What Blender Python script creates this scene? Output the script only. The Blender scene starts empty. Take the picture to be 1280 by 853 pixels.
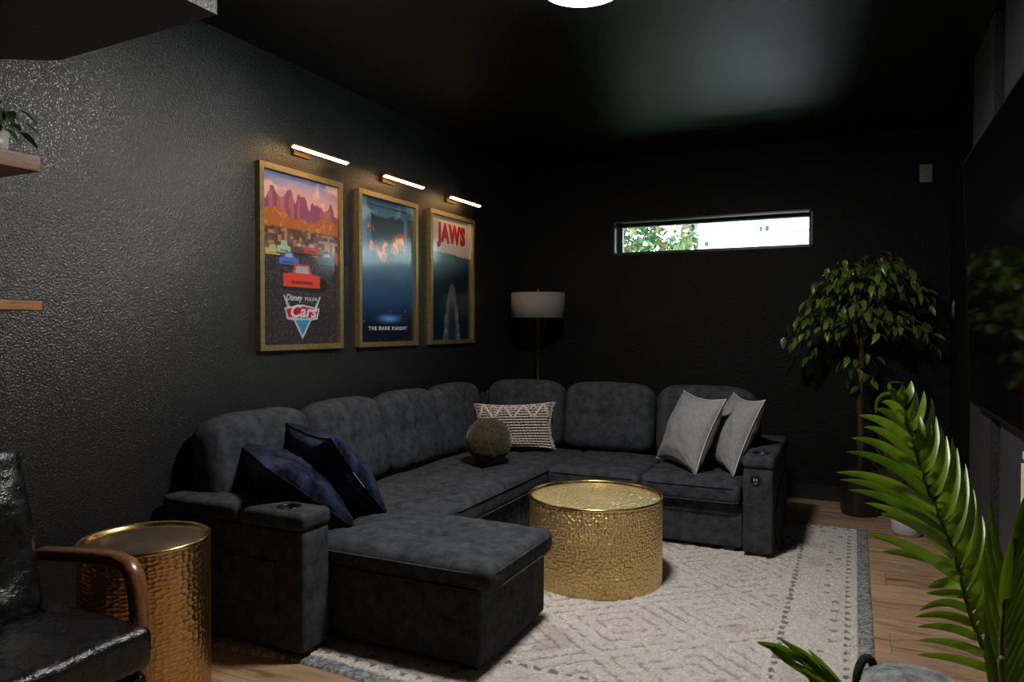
import bpy, math, random
import numpy as np
from mathutils import Vector, Matrix, Euler

R = math.radians
random.seed(7)
rng = np.random.default_rng(7)
sc = bpy.context.scene
C = sc.collection

# ------------------------------------------------------------ camera, world, exposure
cam_d = bpy.data.cameras.new('camera'); cam = bpy.data.objects.new('camera', cam_d); C.objects.link(cam)
cam_d.sensor_width = 36; cam_d.lens = 902 / 1280 * 36
cam_d.clip_start = 0.02; cam_d.clip_end = 200
cam.location = (0, 0, 1.17)
PITCH = math.atan(16.5 / 902); YAW = R(25.4)
cam.rotation_euler = (R(90) - PITCH, 0, YAW)
sc.camera = cam

world = bpy.data.worlds.new('sky'); sc.world = world; world.use_nodes = True
wn = world.node_tree.nodes; wl = world.node_tree.links
bg = wn['Background']; bg.inputs['Color'].default_value = (0.74, 0.96, 0.95, 1); bg.inputs['Strength'].default_value = 9.0

vs = sc.view_settings
vs.view_transform = 'Standard'; vs.look = 'None'; vs.gamma = 1; vs.use_curve_mapping = False
vs.exposure = 0.0

# sky portal in the window opening (guides sampling of the real sky, adds no light)
pd = bpy.data.lights.new('window_portal', 'AREA'); pd.shape = 'RECTANGLE'; pd.size = 1.40; pd.size_y = 0.25
po = bpy.data.objects.new('window_portal', pd); C.objects.link(po)
po.location = (-0.965, 5.47, 1.85); po.rotation_euler = (R(-90), 0, 0)
pd.cycles.is_portal = True

CEIL_LAMP = 228.0       # emission strength of the round ceiling lamp
BAR_LAMP = 42.0        # emission strength of the picture lights

# ------------------------------------------------------------ helpers
F = 902.0; CZ = 1.17
_r = (math.cos(YAW), math.sin(YAW), 0); _fh = (-math.sin(YAW), math.cos(YAW))
_f = (_fh[0] * math.cos(PITCH), _fh[1] * math.cos(PITCH), -math.sin(PITCH))
_u = (_fh[0] * math.sin(PITCH), _fh[1] * math.sin(PITCH), math.cos(PITCH))
def at(x, y, X=None, Y=None, Z=None, D=None):
    """the point of the room that the photograph shows at (x, y), on the plane X=, Y=, Z= or at depth D"""
    a = (x - 640) / F; b = (426.5 - y) / F
    d = [_f[i] + a * _r[i] + b * _u[i] for i in range(3)]
    if D is not None: t = D
    elif X is not None: t = X / d[0]
    elif Y is not None: t = Y / d[1]
    else: t = (Z - CZ) / d[2]
    return Vector((t * d[0], t * d[1], CZ + t * d[2]))

def mesh(name, verts, faces, smooth=False):
    me = bpy.data.meshes.new(name)
    me.from_pydata([tuple(v) for v in verts], [], faces); me.update()
    if smooth: me.polygons.foreach_set('use_smooth', [True] * len(me.polygons))
    return me
def link(name, me, mat=None, parent=None, loc=None, rot=None):
    o = bpy.data.objects.new(name, me); C.objects.link(o)
    if mat is not None and len(me.materials) == 0: me.materials.append(mat)
    if parent is not None: o.parent = parent
    if loc is not None: o.location = loc
    if rot is not None: o.rotation_euler = rot
    return o
def tag(o, label=None, cat=None, group=None, kind=None):
    if label: o['label'] = label
    if cat: o['category'] = cat
    if group: o['group'] = group
    if kind: o['kind'] = kind
    return o
def empty(name, label, cat, loc=(0, 0, 0), rot=(0, 0, 0), group=None):
    o = bpy.data.objects.new(name, None); C.objects.link(o); o.location = loc; o.rotation_euler = rot
    o.empty_display_size = 0.1
    return tag(o, label, cat, group)
def copy_tree(o, parent=None):
    c = o.copy(); C.objects.link(c)
    if parent is not None: c.parent = parent
    for ch in list(o.children): copy_tree(ch, c)
    return c

class MB:
    def __init__(s): s.v = []; s.f = []
    def add(s, v, f):
        n = len(s.v); s.v += [tuple(p) for p in v]; s.f += [tuple(i + n for i in q) for q in f]; return s
    def box(s, x0, x1, y0, y1, z0, z1):
        v = [(x, y, z) for x in (x0, x1) for y in (y0, y1) for z in (z0, z1)]
        return s.add(v, [(0, 1, 3, 2), (4, 6, 7, 5), (0, 4, 5, 1), (2, 3, 7, 6), (0, 2, 6, 4), (1, 5, 7, 3)])
    def tube(s, pts, rad, n=8, closed=False, ry=1.0):
        pts = [Vector(p) for p in pts]; m = len(pts)
        if not isinstance(rad, (list, tuple)): rad = [rad] * m
        v = []; up = None
        for i, p in enumerate(pts):
            if closed: t = pts[(i + 1) % m] - pts[i - 1]
            else: t = pts[min(i + 1, m - 1)] - pts[max(i - 1, 0)]
            t.normalize()
            if up is None:
                up = Vector((0, 0, 1)) if abs(t.z) < .9 else Vector((1, 0, 0))
            a = t.cross(up).normalized(); b = a.cross(t).normalized(); up = b
            for k in range(n):
                q = 2 * math.pi * k / n
                v.append(p + (a * math.cos(q) + b * math.sin(q) * ry) * rad[i])
        f = []
        for i in range(m if closed else m - 1):
            j = (i + 1) % m
            for k in range(n):
                l = (k + 1) % n
                f.append((i * n + k, i * n + l, j * n + l, j * n + k))
        if not closed:
            f.append(tuple(range(n - 1, -1, -1))); f.append(tuple((m - 1) * n + k for k in range(n)))
        return s.add(v, f)
    def lathe(s, prof, n=48, c=(0, 0, 0)):
        v = []; f = []
        for r_, z in prof:
            for k in range(n):
                q = 2 * math.pi * k / n; v.append((c[0] + r_ * math.cos(q), c[1] + r_ * math.sin(q), c[2] + z))
        for i in range(len(prof) - 1):
            for k in range(n):
                l = (k + 1) % n; f.append((i * n + k, i * n + l, (i + 1) * n + l, (i + 1) * n + k))
        return s.add(v, f)
    def build(s, name, mat, parent=None, smooth=False, loc=None, rot=None):
        return link(name, mesh(name, s.v, s.f, smooth), mat, parent, loc, rot)

def vnoise(p, seed=0):
    """smooth value noise, p: (n,3) or (n,2), returns -1..1"""
    p = np.asarray(p, float)
    if p.shape[1] == 2: p = np.c_[p, np.zeros(len(p))]
    i = np.floor(p).astype(np.int64); f = p - i; f = f * f * (3 - 2 * f)
    def h(a, b, c):
        n = (a * 374761393 + b * 668265263 + c * 2147483647 + seed * 1274126177) & 0xffffffff
        n = ((n ^ (n >> 13)) * 1274126177) & 0xffffffff
        n = (n ^ (n >> 16)) & 0xffff
        return n / 32767.5 - 1
    out = 0
    for a in (0, 1):
        for b in (0, 1):
            for c in (0, 1):
                w = (f[:, 0] if a else 1 - f[:, 0]) * (f[:, 1] if b else 1 - f[:, 1]) * (f[:, 2] if c else 1 - f[:, 2])
                out = out + w * h(i[:, 0] + a, i[:, 1] + b, i[:, 2] + c)
    return out
def fbm(p, seed=0, oct=4):
    p = np.asarray(p, float); o = 0; a = 1.; t = 0
    for k in range(oct): o = o + a * vnoise(p * 2 ** k + 13.7 * k, seed + k); t += a; a *= .5
    return o / t

def rbox(hx, hy, hz, r, step=.04, rn=3, fn=None):
    """rounded box, half sizes, surface lattice; fn(verts array)->verts array"""
    def cs(h):
        rr = min(r, h * .999)
        inner = max(1, int(round(2 * (h - rr) / step)))
        a = [-h + rr * (1 - math.cos(math.pi / 2 * k / rn)) for k in range(rn)]
        # spread so that rounding is even
        a = [-h + rr * k / rn for k in range(rn)]
        mid = list(np.linspace(-(h - rr), h - rr, inner + 1))
        return a + mid + [-x for x in reversed(a)]
    xs, ys, zs = cs(hx), cs(hy), cs(hz)
    nx, ny, nz = len(xs), len(ys), len(zs)
    idx = {}; vv = []
    def vid(i, j, k):
        key = (i, j, k)
        if key not in idx: idx[key] = len(vv); vv.append((xs[i], ys[j], zs[k]))
        return idx[key]
    ff = []
    for i in range(nx - 1):
        for j in range(ny - 1):
            ff.append((vid(i, j, 0), vid(i, j + 1, 0), vid(i + 1, j + 1, 0), vid(i + 1, j, 0)))
            ff.append((vid(i, j, nz - 1), vid(i + 1, j, nz - 1), vid(i + 1, j + 1, nz - 1), vid(i, j + 1, nz - 1)))
    for i in range(nx - 1):
        for k in range(nz - 1):
            ff.append((vid(i, 0, k), vid(i + 1, 0, k), vid(i + 1, 0, k + 1), vid(i, 0, k + 1)))
            ff.append((vid(i, ny - 1, k), vid(i, ny - 1, k + 1), vid(i + 1, ny - 1, k + 1), vid(i + 1, ny - 1, k)))
    for j in range(ny - 1):
        for k in range(nz - 1):
            ff.append((vid(0, j, k), vid(0, j, k + 1), vid(0, j + 1, k + 1), vid(0, j + 1, k)))
            ff.append((vid(nx - 1, j, k), vid(nx - 1, j + 1, k), vid(nx - 1, j + 1, k + 1), vid(nx - 1, j, k + 1)))
    p = np.array(vv); h = np.array([hx, hy, hz]); rr = np.minimum(r, h * .999)
    inn = np.clip(p, -(h - rr), h - rr); d = (p - inn) / rr
    n = np.linalg.norm(d, axis=1, keepdims=True)
    p = inn + np.where(n > 0, d / np.maximum(n, 1e-9), 0) * rr
    if fn is not None: p = fn(p)
    return p, ff
def rb_obj(name, x0, x1, y0, y1, z0, z1, r, mat, parent, step=.04, fn=None, rn=3):
    hx, hy, hz = (x1 - x0) / 2, (y1 - y0) / 2, (z1 - z0) / 2
    p, f = rbox(hx, hy, hz, r, step, rn, fn)
    p = p + np.array([(x0 + x1) / 2, (y0 + y1) / 2, (z0 + z1) / 2])
    return link(name, mesh(name, p, f, True), mat, parent)

# ------------------------------------------------------------ materials
def new_mat(name):
    m = bpy.data.materials.new(name); m.use_nodes = True
    nt = m.node_tree; b = nt.nodes['Principled BSDF']
    return m, nt, b
def N(nt, t, **k):
    n = nt.nodes.new(t)
    for a, b in k.items():
        if a.startswith('i_'): n.inputs[a[2:].replace('_', ' ')].default_value = b
        else: setattr(n, a, b)
    return n
def ramp(nt, src, stops):
    n = nt.nodes.new('ShaderNodeValToRGB'); cr = n.color_ramp
    while len(cr.elements) < len(stops): cr.elements.new(.5)
    for e, (p, c) in zip(cr.elements, stops): e.position = p; e.color = (*c, 1) if len(c) == 3 else c
    nt.links.new(src, n.inputs[0]); return n.outputs[0]
def coords(nt, kind='Object', scale=(1, 1, 1)):
    t = nt.nodes.new('ShaderNodeTexCoord'); m = nt.nodes.new('ShaderNodeMapping'); m.inputs['Scale'].default_value = scale
    nt.links.new(t.outputs[kind], m.inputs[0]); return m.outputs[0]
def noise(nt, vec, scale, detail=4, rough=.55):
    n = N(nt, 'ShaderNodeTexNoise'); n.inputs['Scale'].default_value = scale; n.inputs['Detail'].default_value = detail
    n.inputs['Roughness'].default_value = rough; nt.links.new(vec, n.inputs['Vector']); return n.outputs['Fac']
def bump(nt, b, h, strength=.5, dist=.01):
    n = N(nt, 'ShaderNodeBump'); n.inputs['Strength'].default_value = strength; n.inputs['Distance'].default_value = dist
    nt.links.new(h, n.inputs['Height']); nt.links.new(n.outputs[0], b.inputs['Normal']); return n
def simple(name, col, rough=.5, metal=0, **k):
    m, nt, b = new_mat(name)
    b.inputs['Base Color'].default_value = (*col, 1); b.inputs['Roughness'].default_value = rough; b.inputs['Metallic'].default_value = metal
    if 'coat' in k: b.inputs['Coat Weight'].default_value = k['coat']; b.inputs['Coat Roughness'].default_value = k.get('coat_r', .1)
    v = coords(nt); nz = noise(nt, v, k.get('ns', 40), 3)
    c = ramp(nt, nz, [(.3, tuple(x * (1 - k.get('var', .12)) for x in col)), (.7, tuple(min(1, x * (1 + k.get('var', .12))) for x in col))])
    nt.links.new(c, b.inputs['Base Color'])
    if k.get('bump'): bump(nt, b, nz, k['bump'], .003)
    return m
def emit(name, col, s):
    m = bpy.data.materials.new(name); m.use_nodes = True; nt = m.node_tree; nt.nodes.clear()
    e = nt.nodes.new('ShaderNodeEmission'); o = nt.nodes.new('ShaderNodeOutputMaterial')
    e.inputs[0].default_value = (*col, 1); e.inputs[1].default_value = s; nt.links.new(e.outputs[0], o.inputs[0]); return m

def wall_mat(name, col, rough, scale=85, strength=.6, spec=.5):
    m, nt, b = new_mat(name)
    v = coords(nt)
    n1 = noise(nt, v, scale, 3, .5)
    r1 = ramp(nt, n1, [(.38, (0, 0, 0)), (.62, (1, 1, 1))])
    n2 = noise(nt, v, scale * 3.2, 2)
    ad = N(nt, 'ShaderNodeMath', operation='MULTIPLY_ADD'); ad.inputs[1].default_value = .25
    nt.links.new(n2, ad.inputs[0]); nt.links.new(r1, ad.inputs[2])
    bump(nt, b, ad.outputs[0], strength, .004)
    n3 = noise(nt, v, 3, 3)
    nt.links.new(ramp(nt, n3, [(.3, tuple(x * .85 for x in col)), (.7, tuple(x * 1.15 for x in col))]), b.inputs['Base Color'])
    b.inputs['Roughness'].default_value = rough
    b.inputs['IOR'].default_value = 1.5; b.inputs['Specular IOR Level'].default_value = spec
    return m
M = {}
M['wall'] = wall_mat('charcoal_wall_paint', (.0135, .0135, .0145), .33, 150, .36, .9)
M['wall_back'] = wall_mat('charcoal_wall_paint_matte', (.0085, .0085, .009), .5, 95, .3, .14)
M['wall_panel'] = wall_mat('grey_wall_panel', (.034, .035, .038), .5, 110, .3, .4)
M['ceiling'] = wall_mat('black_ceiling_paint', (.008, .008, .008), .21, 120, .28)
M['black_trim'] = simple('black_trim', (.012, .012, .013), .4)
M['black_metal'] = simple('black_metal', (.01, .01, .011), .35, .3)
M['black_plastic'] = simple('black_plastic', (.008, .008, .009), .3)
M['brass'] = simple('brushed_brass', (.50, .34, .13), .33, 1)
M['dark_brass'] = simple('aged_brass', (.16, .10, .04), .4, 1)
M['white_plastic'] = simple('ivory_plastic', (.34, .31, .27), .4)
M['screen'] = simple('glossy_black_screen', (.002, .002, .002), .06)
M['glow'] = emit('ceiling_lamp_glow', (1.0, .965, .93), CEIL_LAMP)
M['glow_rim'] = emit('ceiling_lamp_rim_glow', (.80, .90, 1.0), CEIL_LAMP * .12)
M['bar_glow'] = emit('warm_bar_glow', (1.0, .62, .27), BAR_LAMP)
M['lampshade'] = simple('linen_shade', (.24, .22, .205), .9, 0, ns=300, bump=.2)
M['white_ceramic'] = simple('white_ceramic', (.55, .52, .48), .35)
M['dark_pot'] = simple('dark_bronze_pot', (.022, .014, .011), .35)
M['soil'] = simple('soil', (.02, .014, .01), .95, bump=.6, ns=90)
M['bark'] = simple('bark', (.06, .032, .018), .9, bump=.8, ns=70, var=.4)
M['console'] = simple('cream_lacquer', (.62, .52, .42), .5)
M['outside_white'] = simple('white_render', (.85, .85, .86), .9)
M['outside_trim'] = simple('grey_trim', (.035, .04, .05), .8)
M['grass_out'] = simple('lawn', (.08, .13, .06), .95, ns=5, var=.4)
M['cord_white'] = simple('white_thread', (.6, .6, .62), .8)

def fabric(name, c1, c2,  rough=.92, big=4, fine=420, bs=.35, sheen=.25, tint=None, lo=.48, hi=.88):
    m, nt, b = new_mat(name); v = coords(nt)
    n1 = noise(nt, v, big, 5, .62); n2 = noise(nt, v, fine, 2)
    mx = N(nt, 'ShaderNodeMath', operation='MULTIPLY_ADD'); mx.inputs[1].default_value = .35
    nt.links.new(n2, mx.inputs[0]); nt.links.new(n1, mx.inputs[2])
    nt.links.new(ramp(nt, mx.outputs[0], [(lo, c1), (hi, c2)]), b.inputs['Base Color'])
    n4 = noise(nt, v, 38, 4, .6)
    m2 = N(nt, 'ShaderNodeMath', operation='MULTIPLY_ADD'); m2.inputs[1].default_value = .25
    nt.links.new(n2, m2.inputs[0]); nt.links.new(n4, m2.inputs[2])
    bump(nt, b, m2.outputs[0], bs, .004)
    b.inputs['Roughness'].default_value = rough; b.inputs['Sheen Weight'].default_value = sheen; b.inputs['Sheen Roughness'].default_value = .4
    if tint: b.inputs['Sheen Tint'].default_value = (*tint, 1)
    b.inputs['Specular IOR Level'].default_value = .1
    return m
M['sofa'] = fabric('charcoal_suede', (.022, .024, .028), (.062, .067, .076), big=19, sheen=.0, bs=.5)
M['navy'] = fabric('navy_crushed_velvet', (.0015, .0022, .006), (.022, .030, .062), .42, big=13, sheen=.2, lo=.58, hi=.80, tint=(.5, .6, 1), bs=.5)
M['grey_pillow'] = fabric('grey_chambray', (.215, .22, .23), (.285, .29, .30), fine=600, big=60, sheen=.1)
M['pillow_piping'] = simple('light_piping', (.45, .45, .46), .8)
M['olive'] = fabric('olive_boucle', (.020, .017, .008), (.070, .058, .028), big=60, sheen=.3, bs=1)
M['yarn'] = fabric('cream_yarn', (.42, .35, .31), (.78, .68, .62), big=120, sheen=.2)
M['yarn_dark'] = fabric('taupe_weave', (.07, .055, .05), (.16, .13, .12), big=120, sheen=.1)
M['fur'] = fabric('grey_plush', (.06, .07, .078), (.34, .37, .38), big=20, fine=200, sheen=.8, bs=1)
M['rope'] = fabric('black_seagrass', (.008, .007, .006), (.05, .04, .03), big=150, sheen=.1, bs=1)
M['basket'] = fabric('dark_seagrass', (.01, .009, .008), (.05, .04, .03), big=90, sheen=.1, bs=1)

m, nt, b = new_mat('black_leather'); v = coords(nt)
b.inputs['Base Color'].default_value = (.005, .005, .006, 1)
n1 = noise(nt, v, 14, 5, .6); n2 = noise(nt, v, 160, 3)
mx = N(nt, 'ShaderNodeMath', operation='MULTIPLY_ADD'); mx.inputs[1].default_value = .12
nt.links.new(n2, mx.inputs[0]); nt.links.new(n1, mx.inputs[2]); bump(nt, b, mx.outputs[0], .55, .02)
nt.links.new(ramp(nt, n1, [(.3, (.18, .18, .18)), (.7, (.34, .34, .34))]), b.inputs['Roughness'])
M['leather'] = m

def hammered(name, scale, col, dist, rough, rad=None, cellz=1.0, metal=1.0, rnd=.75):
    """dimples laid round the drum (angle and height) or flat over a top when rad is None"""
    m, nt, b = new_mat(name); t = nt.nodes.new('ShaderNodeTexCoord'); v = t.outputs['Object']
    sx = nt.nodes.new('ShaderNodeSeparateXYZ'); cb = nt.nodes.new('ShaderNodeCombineXYZ'); nt.links.new(v, sx.inputs[0])
    if rad:
        an = N(nt, 'ShaderNodeMath', operation='ARCTAN2'); nt.links.new(sx.outputs[1], an.inputs[0]); nt.links.new(sx.outputs[0], an.inputs[1])
        ml = N(nt, 'ShaderNodeMath', operation='MULTIPLY'); ml.inputs[1].default_value = rad; nt.links.new(an.outputs[0], ml.inputs[0])
        mz = N(nt, 'ShaderNodeMath', operation='MULTIPLY'); mz.inputs[1].default_value = cellz; nt.links.new(sx.outputs[2], mz.inputs[0])
        nt.links.new(ml.outputs[0], cb.inputs[0]); nt.links.new(mz.outputs[0], cb.inputs[1])
    else: nt.links.new(sx.outputs[0], cb.inputs[0]); nt.links.new(sx.outputs[1], cb.inputs[1])
    vo = N(nt, 'ShaderNodeTexVoronoi', feature='F1', voronoi_dimensions='2D'); vo.inputs['Scale'].default_value = scale; vo.inputs['Randomness'].default_value = rnd
    nt.links.new(cb.outputs[0], vo.inputs['Vector'])
    pw = N(nt, 'ShaderNodeMath', operation='POWER'); pw.inputs[1].default_value = 2; nt.links.new(vo.outputs['Distance'], pw.inputs[0])
    bump(nt, b, pw.outputs[0], 1.0, dist)
    b.inputs['Metallic'].default_value = metal; b.inputs['Roughness'].default_value = rough
    nt.links.new(ramp(nt, noise(nt, v, 6, 3), [(.3, tuple(c * .85 for c in col)), (.7, col)]), b.inputs['Base Color'])
    return m
M['gold_dimple'] = hammered('dimpled_gold', 74, (.86, .62, .27), .009, .46, .306, metal=.9)
M['gold_dimple_top'] = hammered('dimpled_gold_top', 70, (.80, .64, .32), .012, .40, None, metal=.8)
M['gold_hammer'] = hammered('hammered_bronze_gold', 52, (.68, .42, .17), .0045, .30, .192, 1.5, rnd=.6)
M['gold_rim'] = simple('gold_rim', (.68, .48, .18), .25, 1)
M['bronze_top'] = simple('bronze_top', (.13, .095, .06), .4, .6)

def wood(name, c1, c2, axis_scale, rough=.45, coat=.0, per_obj=True):
    m, nt, b = new_mat(name)
    t = nt.nodes.new('ShaderNodeTexCoord'); oi = nt.nodes.new('ShaderNodeObjectInfo')
    mp = nt.nodes.new('ShaderNodeMapping'); mp.inputs['Scale'].default_value = axis_scale
    cb = nt.nodes.new('ShaderNodeCombineXYZ'); ml = N(nt, 'ShaderNodeMath', operation='MULTIPLY'); ml.inputs[1].default_value = 37
    nt.links.new(oi.outputs['Random'], ml.inputs[0])
    for k in range(3): nt.links.new(ml.outputs[0], cb.inputs[k])
    nt.links.new(t.outputs['Object'], mp.inputs[0]); nt.links.new(cb.outputs[0], mp.inputs['Location'])
    n0 = noise(nt, mp.outputs[0], 1.2, 2)
    w = N(nt, 'ShaderNodeTexNoise'); w.inputs['Scale'].default_value = 3.2; w.inputs['Detail'].default_value = 7; w.inputs['Roughness'].default_value = .62; w.inputs['Distortion'].default_value = 1.1
    nt.links.new(mp.outputs[0], w.inputs['Vector'])
    c = ramp(nt, w.outputs['Fac'], [(.32, c1), (.52, c2), (.72, tuple(min(1, x * 1.12) for x in c2))])
    hsv = N(nt, 'ShaderNodeHueSaturation'); nt.links.new(c, hsv.inputs['Color'])
    mr = N(nt, 'ShaderNodeMapRange'); mr.inputs['To Min'].default_value = .78; mr.inputs['To Max'].default_value = 1.12
    nt.links.new(oi.outputs['Random'], mr.inputs['Value']); nt.links.new(mr.outputs[0], hsv.inputs['Value'])
    nt.links.new(hsv.outputs[0], b.inputs['Base Color']); b.inputs['Roughness'].default_value = rough
    b.inputs['Coat Weight'].default_value = coat; b.inputs['Coat Roughness'].default_value = .15
    bump(nt, b, w.outputs['Fac'], .15, .003)
    return m
M['oak'] = wood('oak_flooring', (.22, .12, .06), (.46, .30, .18), (1.2, 9, 9), .42)
M['walnut'] = wood('walnut_arm', (.10, .036, .012), (.25, .10, .032), (5, 22, 22), .3, .4)
M['shelf_lit'] = wood('lit_oak_shelf', (.22, .085, .02), (.55, .24, .07), (20, 3, 20), .5)  # oak for the lower shelf, with the orange light on it put into the colour
M['shelf_oak'] = wood('oak_shelf', (.15, .07, .03), (.36, .18, .085), (20, 3, 20), .5)

def leaf_mat(name, c1, c2, rough=.35, trans=.35, back=None):
    m, nt, b = new_mat(name); oi = nt.nodes.new('ShaderNodeObjectInfo')
    v = coords(nt); nz = noise(nt, v, 25, 2)
    ad = N(nt, 'ShaderNodeMath', operation='MULTIPLY_ADD'); ad.inputs[1].default_value = .8
    nt.links.new(oi.outputs['Random'], ad.inputs[0]); nt.links.new(nz, ad.inputs[2])
    c = ramp(nt, ad.outputs[0], [(.35, c1), (1.1, c2)]); nt.links.new(c, b.inputs['Base Color'])
    b.inputs['Roughness'].default_value = rough
    tr = nt.nodes.new('ShaderNodeBsdfTranslucent'); mx = nt.nodes.new('ShaderNodeMixShader'); mx.inputs[0].default_value = trans
    nt.links.new(c, tr.inputs[0]); out = nt.nodes['Material Output']
    nt.links.new(b.outputs[0], mx.inputs[1]); nt.links.new(tr.outputs[0], mx.inputs[2]); nt.links.new(mx.outputs[0], out.inputs[0])
    return m
M['ficus_leaf'] = leaf_mat('ficus_leaf', (.02, .07, .016), (.19, .27, .04), .3, .25)
M['palm_leaf'] = leaf_mat('palm_leaf', (.075, .17, .006), (.19, .33, .014), .34, .35)
M['grass_leaf'] = leaf_mat('grass_leaf', (.04, .05, .015), (.12, .12, .04), .5, .2)
M['vine_leaf'] = leaf_mat('vine_leaf', (.015, .04, .015), (.04, .09, .03), .4, .2)
M['tree_leaf'] = leaf_mat('garden_leaf', (.10, .22, .09), (.55, .48, .16), .8, .3)
M['palm_stem'] = simple('palm_stem', (.10, .17, .02), .45)

m = bpy.data.materials.new('window_glass'); m.use_nodes = True; nt = m.node_tree; nt.nodes.clear()
o_ = nt.nodes.new('ShaderNodeOutputMaterial'); tr = nt.nodes.new('ShaderNodeBsdfTransparent'); gl = nt.nodes.new('ShaderNodeBsdfGlossy')
gl.inputs['Roughness'].default_value = .02; fr = nt.nodes.new('ShaderNodeFresnel'); fr.inputs[0].default_value = 1.5
mx = nt.nodes.new('ShaderNodeMixShader'); nt.links.new(fr.outputs[0], mx.inputs[0]); nt.links.new(tr.outputs[0], mx.inputs[1]); nt.links.new(gl.outputs[0], mx.inputs[2]); nt.links.new(mx.outputs[0], o_.inputs[0])
M['glass'] = m

def vcol_mat(name, rough=.9, coat=0, coat_r=.1, fine=0):
    m, nt, b = new_mat(name)
    a = N(nt, 'ShaderNodeVertexColor', layer_name='Col'); nt.links.new(a.outputs[0], b.inputs['Base Color'])
    b.inputs['Roughness'].default_value = rough; b.inputs['Coat Weight'].default_value = coat; b.inputs['Coat Roughness'].default_value = coat_r
    if fine:
        v = coords(nt); bump(nt, b, noise(nt, v, fine, 4, .7), 1, .012)
    return m
M['rug'] = vcol_mat('rug_pile', .95, fine=150)
M['print'] = vcol_mat('poster_print', .35, .9, .12)

# ------------------------------------------------------------ the room
X0, X1, Y0, Y1, H = -2.451, .545, -2.6, 5.31, 2.44
WX0, WX1, WZ0, WZ1 = -1.665, -.262, 1.722, 1.976
def struct(o): o['kind'] = 'structure'; return o
# floor slab with single oak planks
fl = struct(MB().box(X0 - .16, X1 + .16, Y0 - .16, Y1 + .16, -.20, -.016).build('floor', M['black_trim']))
PW = .19
proto = {}
y = Y0; row = 0
prng = random.Random(5)
while y < Y1 - .01:
    w = min(PW, Y1 - y); x = X0 - prng.random() * 1.2
    while x < X1:
        L = 1.45 + prng.random() * .5
        xa, xb = max(x, X0), min(x + L, X1)
        if xb - xa > .05:
            hx, hy = (xb - xa) / 2 - .0007, w / 2 - .0008
            mb = MB(); c_ = .0015
            v = [(-hx, -hy, -.014), (hx, -hy, -.014), (hx, hy, -.014), (-hx, hy, -.014), (-hx, -hy, -c_), (hx, -hy, -c_), (hx, hy, -c_), (-hx, hy, -c_),
                 (-hx + c_, -hy + c_, 0), (hx - c_, -hy + c_, 0), (hx - c_, hy - c_, 0), (-hx + c_, hy - c_, 0)]
            f = [(3, 2, 1, 0), (0, 1, 5, 4), (1, 2, 6, 5), (2, 3, 7, 6), (3, 0, 4, 7), (4, 5, 9, 8), (5, 6, 10, 9), (6, 7, 11, 10), (7, 4, 8, 11), (8, 9, 10, 11)]
            mb.add(v, f); mb.build('floor_plank', M['oak'], fl, loc=((xa + xb) / 2, y + w / 2, 0))
        x += L
    y += PW; row += 1

struct(MB().box(X0 - .16, X1 + .16, Y0 - .16, Y1 + .16, H, H + .16).build('ceiling', M['ceiling']))
struct(MB().box(X0 - .16, X0, Y0 - .16, Y1 + .16, -.2, H + .01).build('wall_left', M['wall']))
struct(MB().box(X1, X1 + .16, Y0 - .16, Y1 + .16, -.2, H + .01).build('wall_right', M['wall_back']))
struct(MB().box(X0, X1, Y0 - .16, Y0, -.2, H + .01).build('wall_front', M['wall_back']))
wb = MB()
wb.box(X0, WX0, Y1, Y1 + .17, -.2, H + .01); wb.box(WX1, X1, Y1, Y1 + .17, -.2, H + .01)
wb.box(WX0, WX1, Y1, Y1 + .17, -.2, WZ0); wb.box(WX0, WX1, Y1, Y1 + .17, WZ1, H + .01)
struct(wb.build('wall_back', M['wall_back']))
# dropped bulkhead over the near left corner, with its chamfered corner at the wall
bz = 2.02
foot = [(X0, 1.38), (-2.29, 1.47), (-1.57, 1.44), (-1.57, Y0), (X0, Y0)]
n_ = len(foot)
v = [(x, y, bz) for x, y in foot] + [(x, y, H) for x, y in foot]
f = [tuple(range(n_))] + [tuple(range(2 * n_ - 1, n_ - 1, -1))] + [(i, i + n_, (i + 1) % n_ + n_, (i + 1) % n_) for i in range(n_)]
struct(MB().add(v, f).build('ceiling_bulkhead', M['wall']))
# baseboards
def base(name, x0, x1, y0, y1):
    mb = MB().box(x0, x1, y0, y1, 0, .105)
    struct(mb.build(name, M['black_trim']))
    return mb
base('baseboard_back', X0, X1, Y1 - .014, Y1)
base('baseboard_left', X0, X0 + .014, Y0, Y1 - .014)
base('baseboard_right', X1 - .014, X1, 4.05, Y1 - .014)

# window: casing in the wall, sash, glass
win = struct(MB().build('window_1', M['black_trim'])) if False else None
mb = MB(); t_ = .012
for (a, b_, c_, d_) in ((WX0, WX1, WZ0, WZ0 + t_), (WX0, WX1, WZ1 - t_, WZ1), (WX0, WX0 + t_, WZ0, WZ1), (WX1 - t_, WX1, WZ0, WZ1)):
    mb.box(a, b_, Y1 - .006, Y1 + .165, c_, d_)
win = struct(mb.build('window_1', simple('window_casing', (.03, .035, .035), .35)))
mb = MB(); g = .030
ax0, ax1, az0, az1 = WX0 + t_, WX1 - t_, WZ0 + t_, WZ1 - t_
for (a, b_, c_, d_) in ((ax0, ax1, az0, az0 + g * .55), (ax0, ax1, az1 - g * .8, az1), (ax0, ax0 + g, az0, az1), (ax1 - g * .6, ax1, az0, az1)):
    mb.box(a, b_, Y1 + .095, Y1 + .135, c_, d_)
mb.build('window_frame', M['black_trim'], win)
MB().box(ax0 + g - .004, ax1 - g * .6 + .004, Y1 + .112, Y1 + .118, az0 + .012, az1 - .02).build('window_pane', M['glass'], win)

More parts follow.
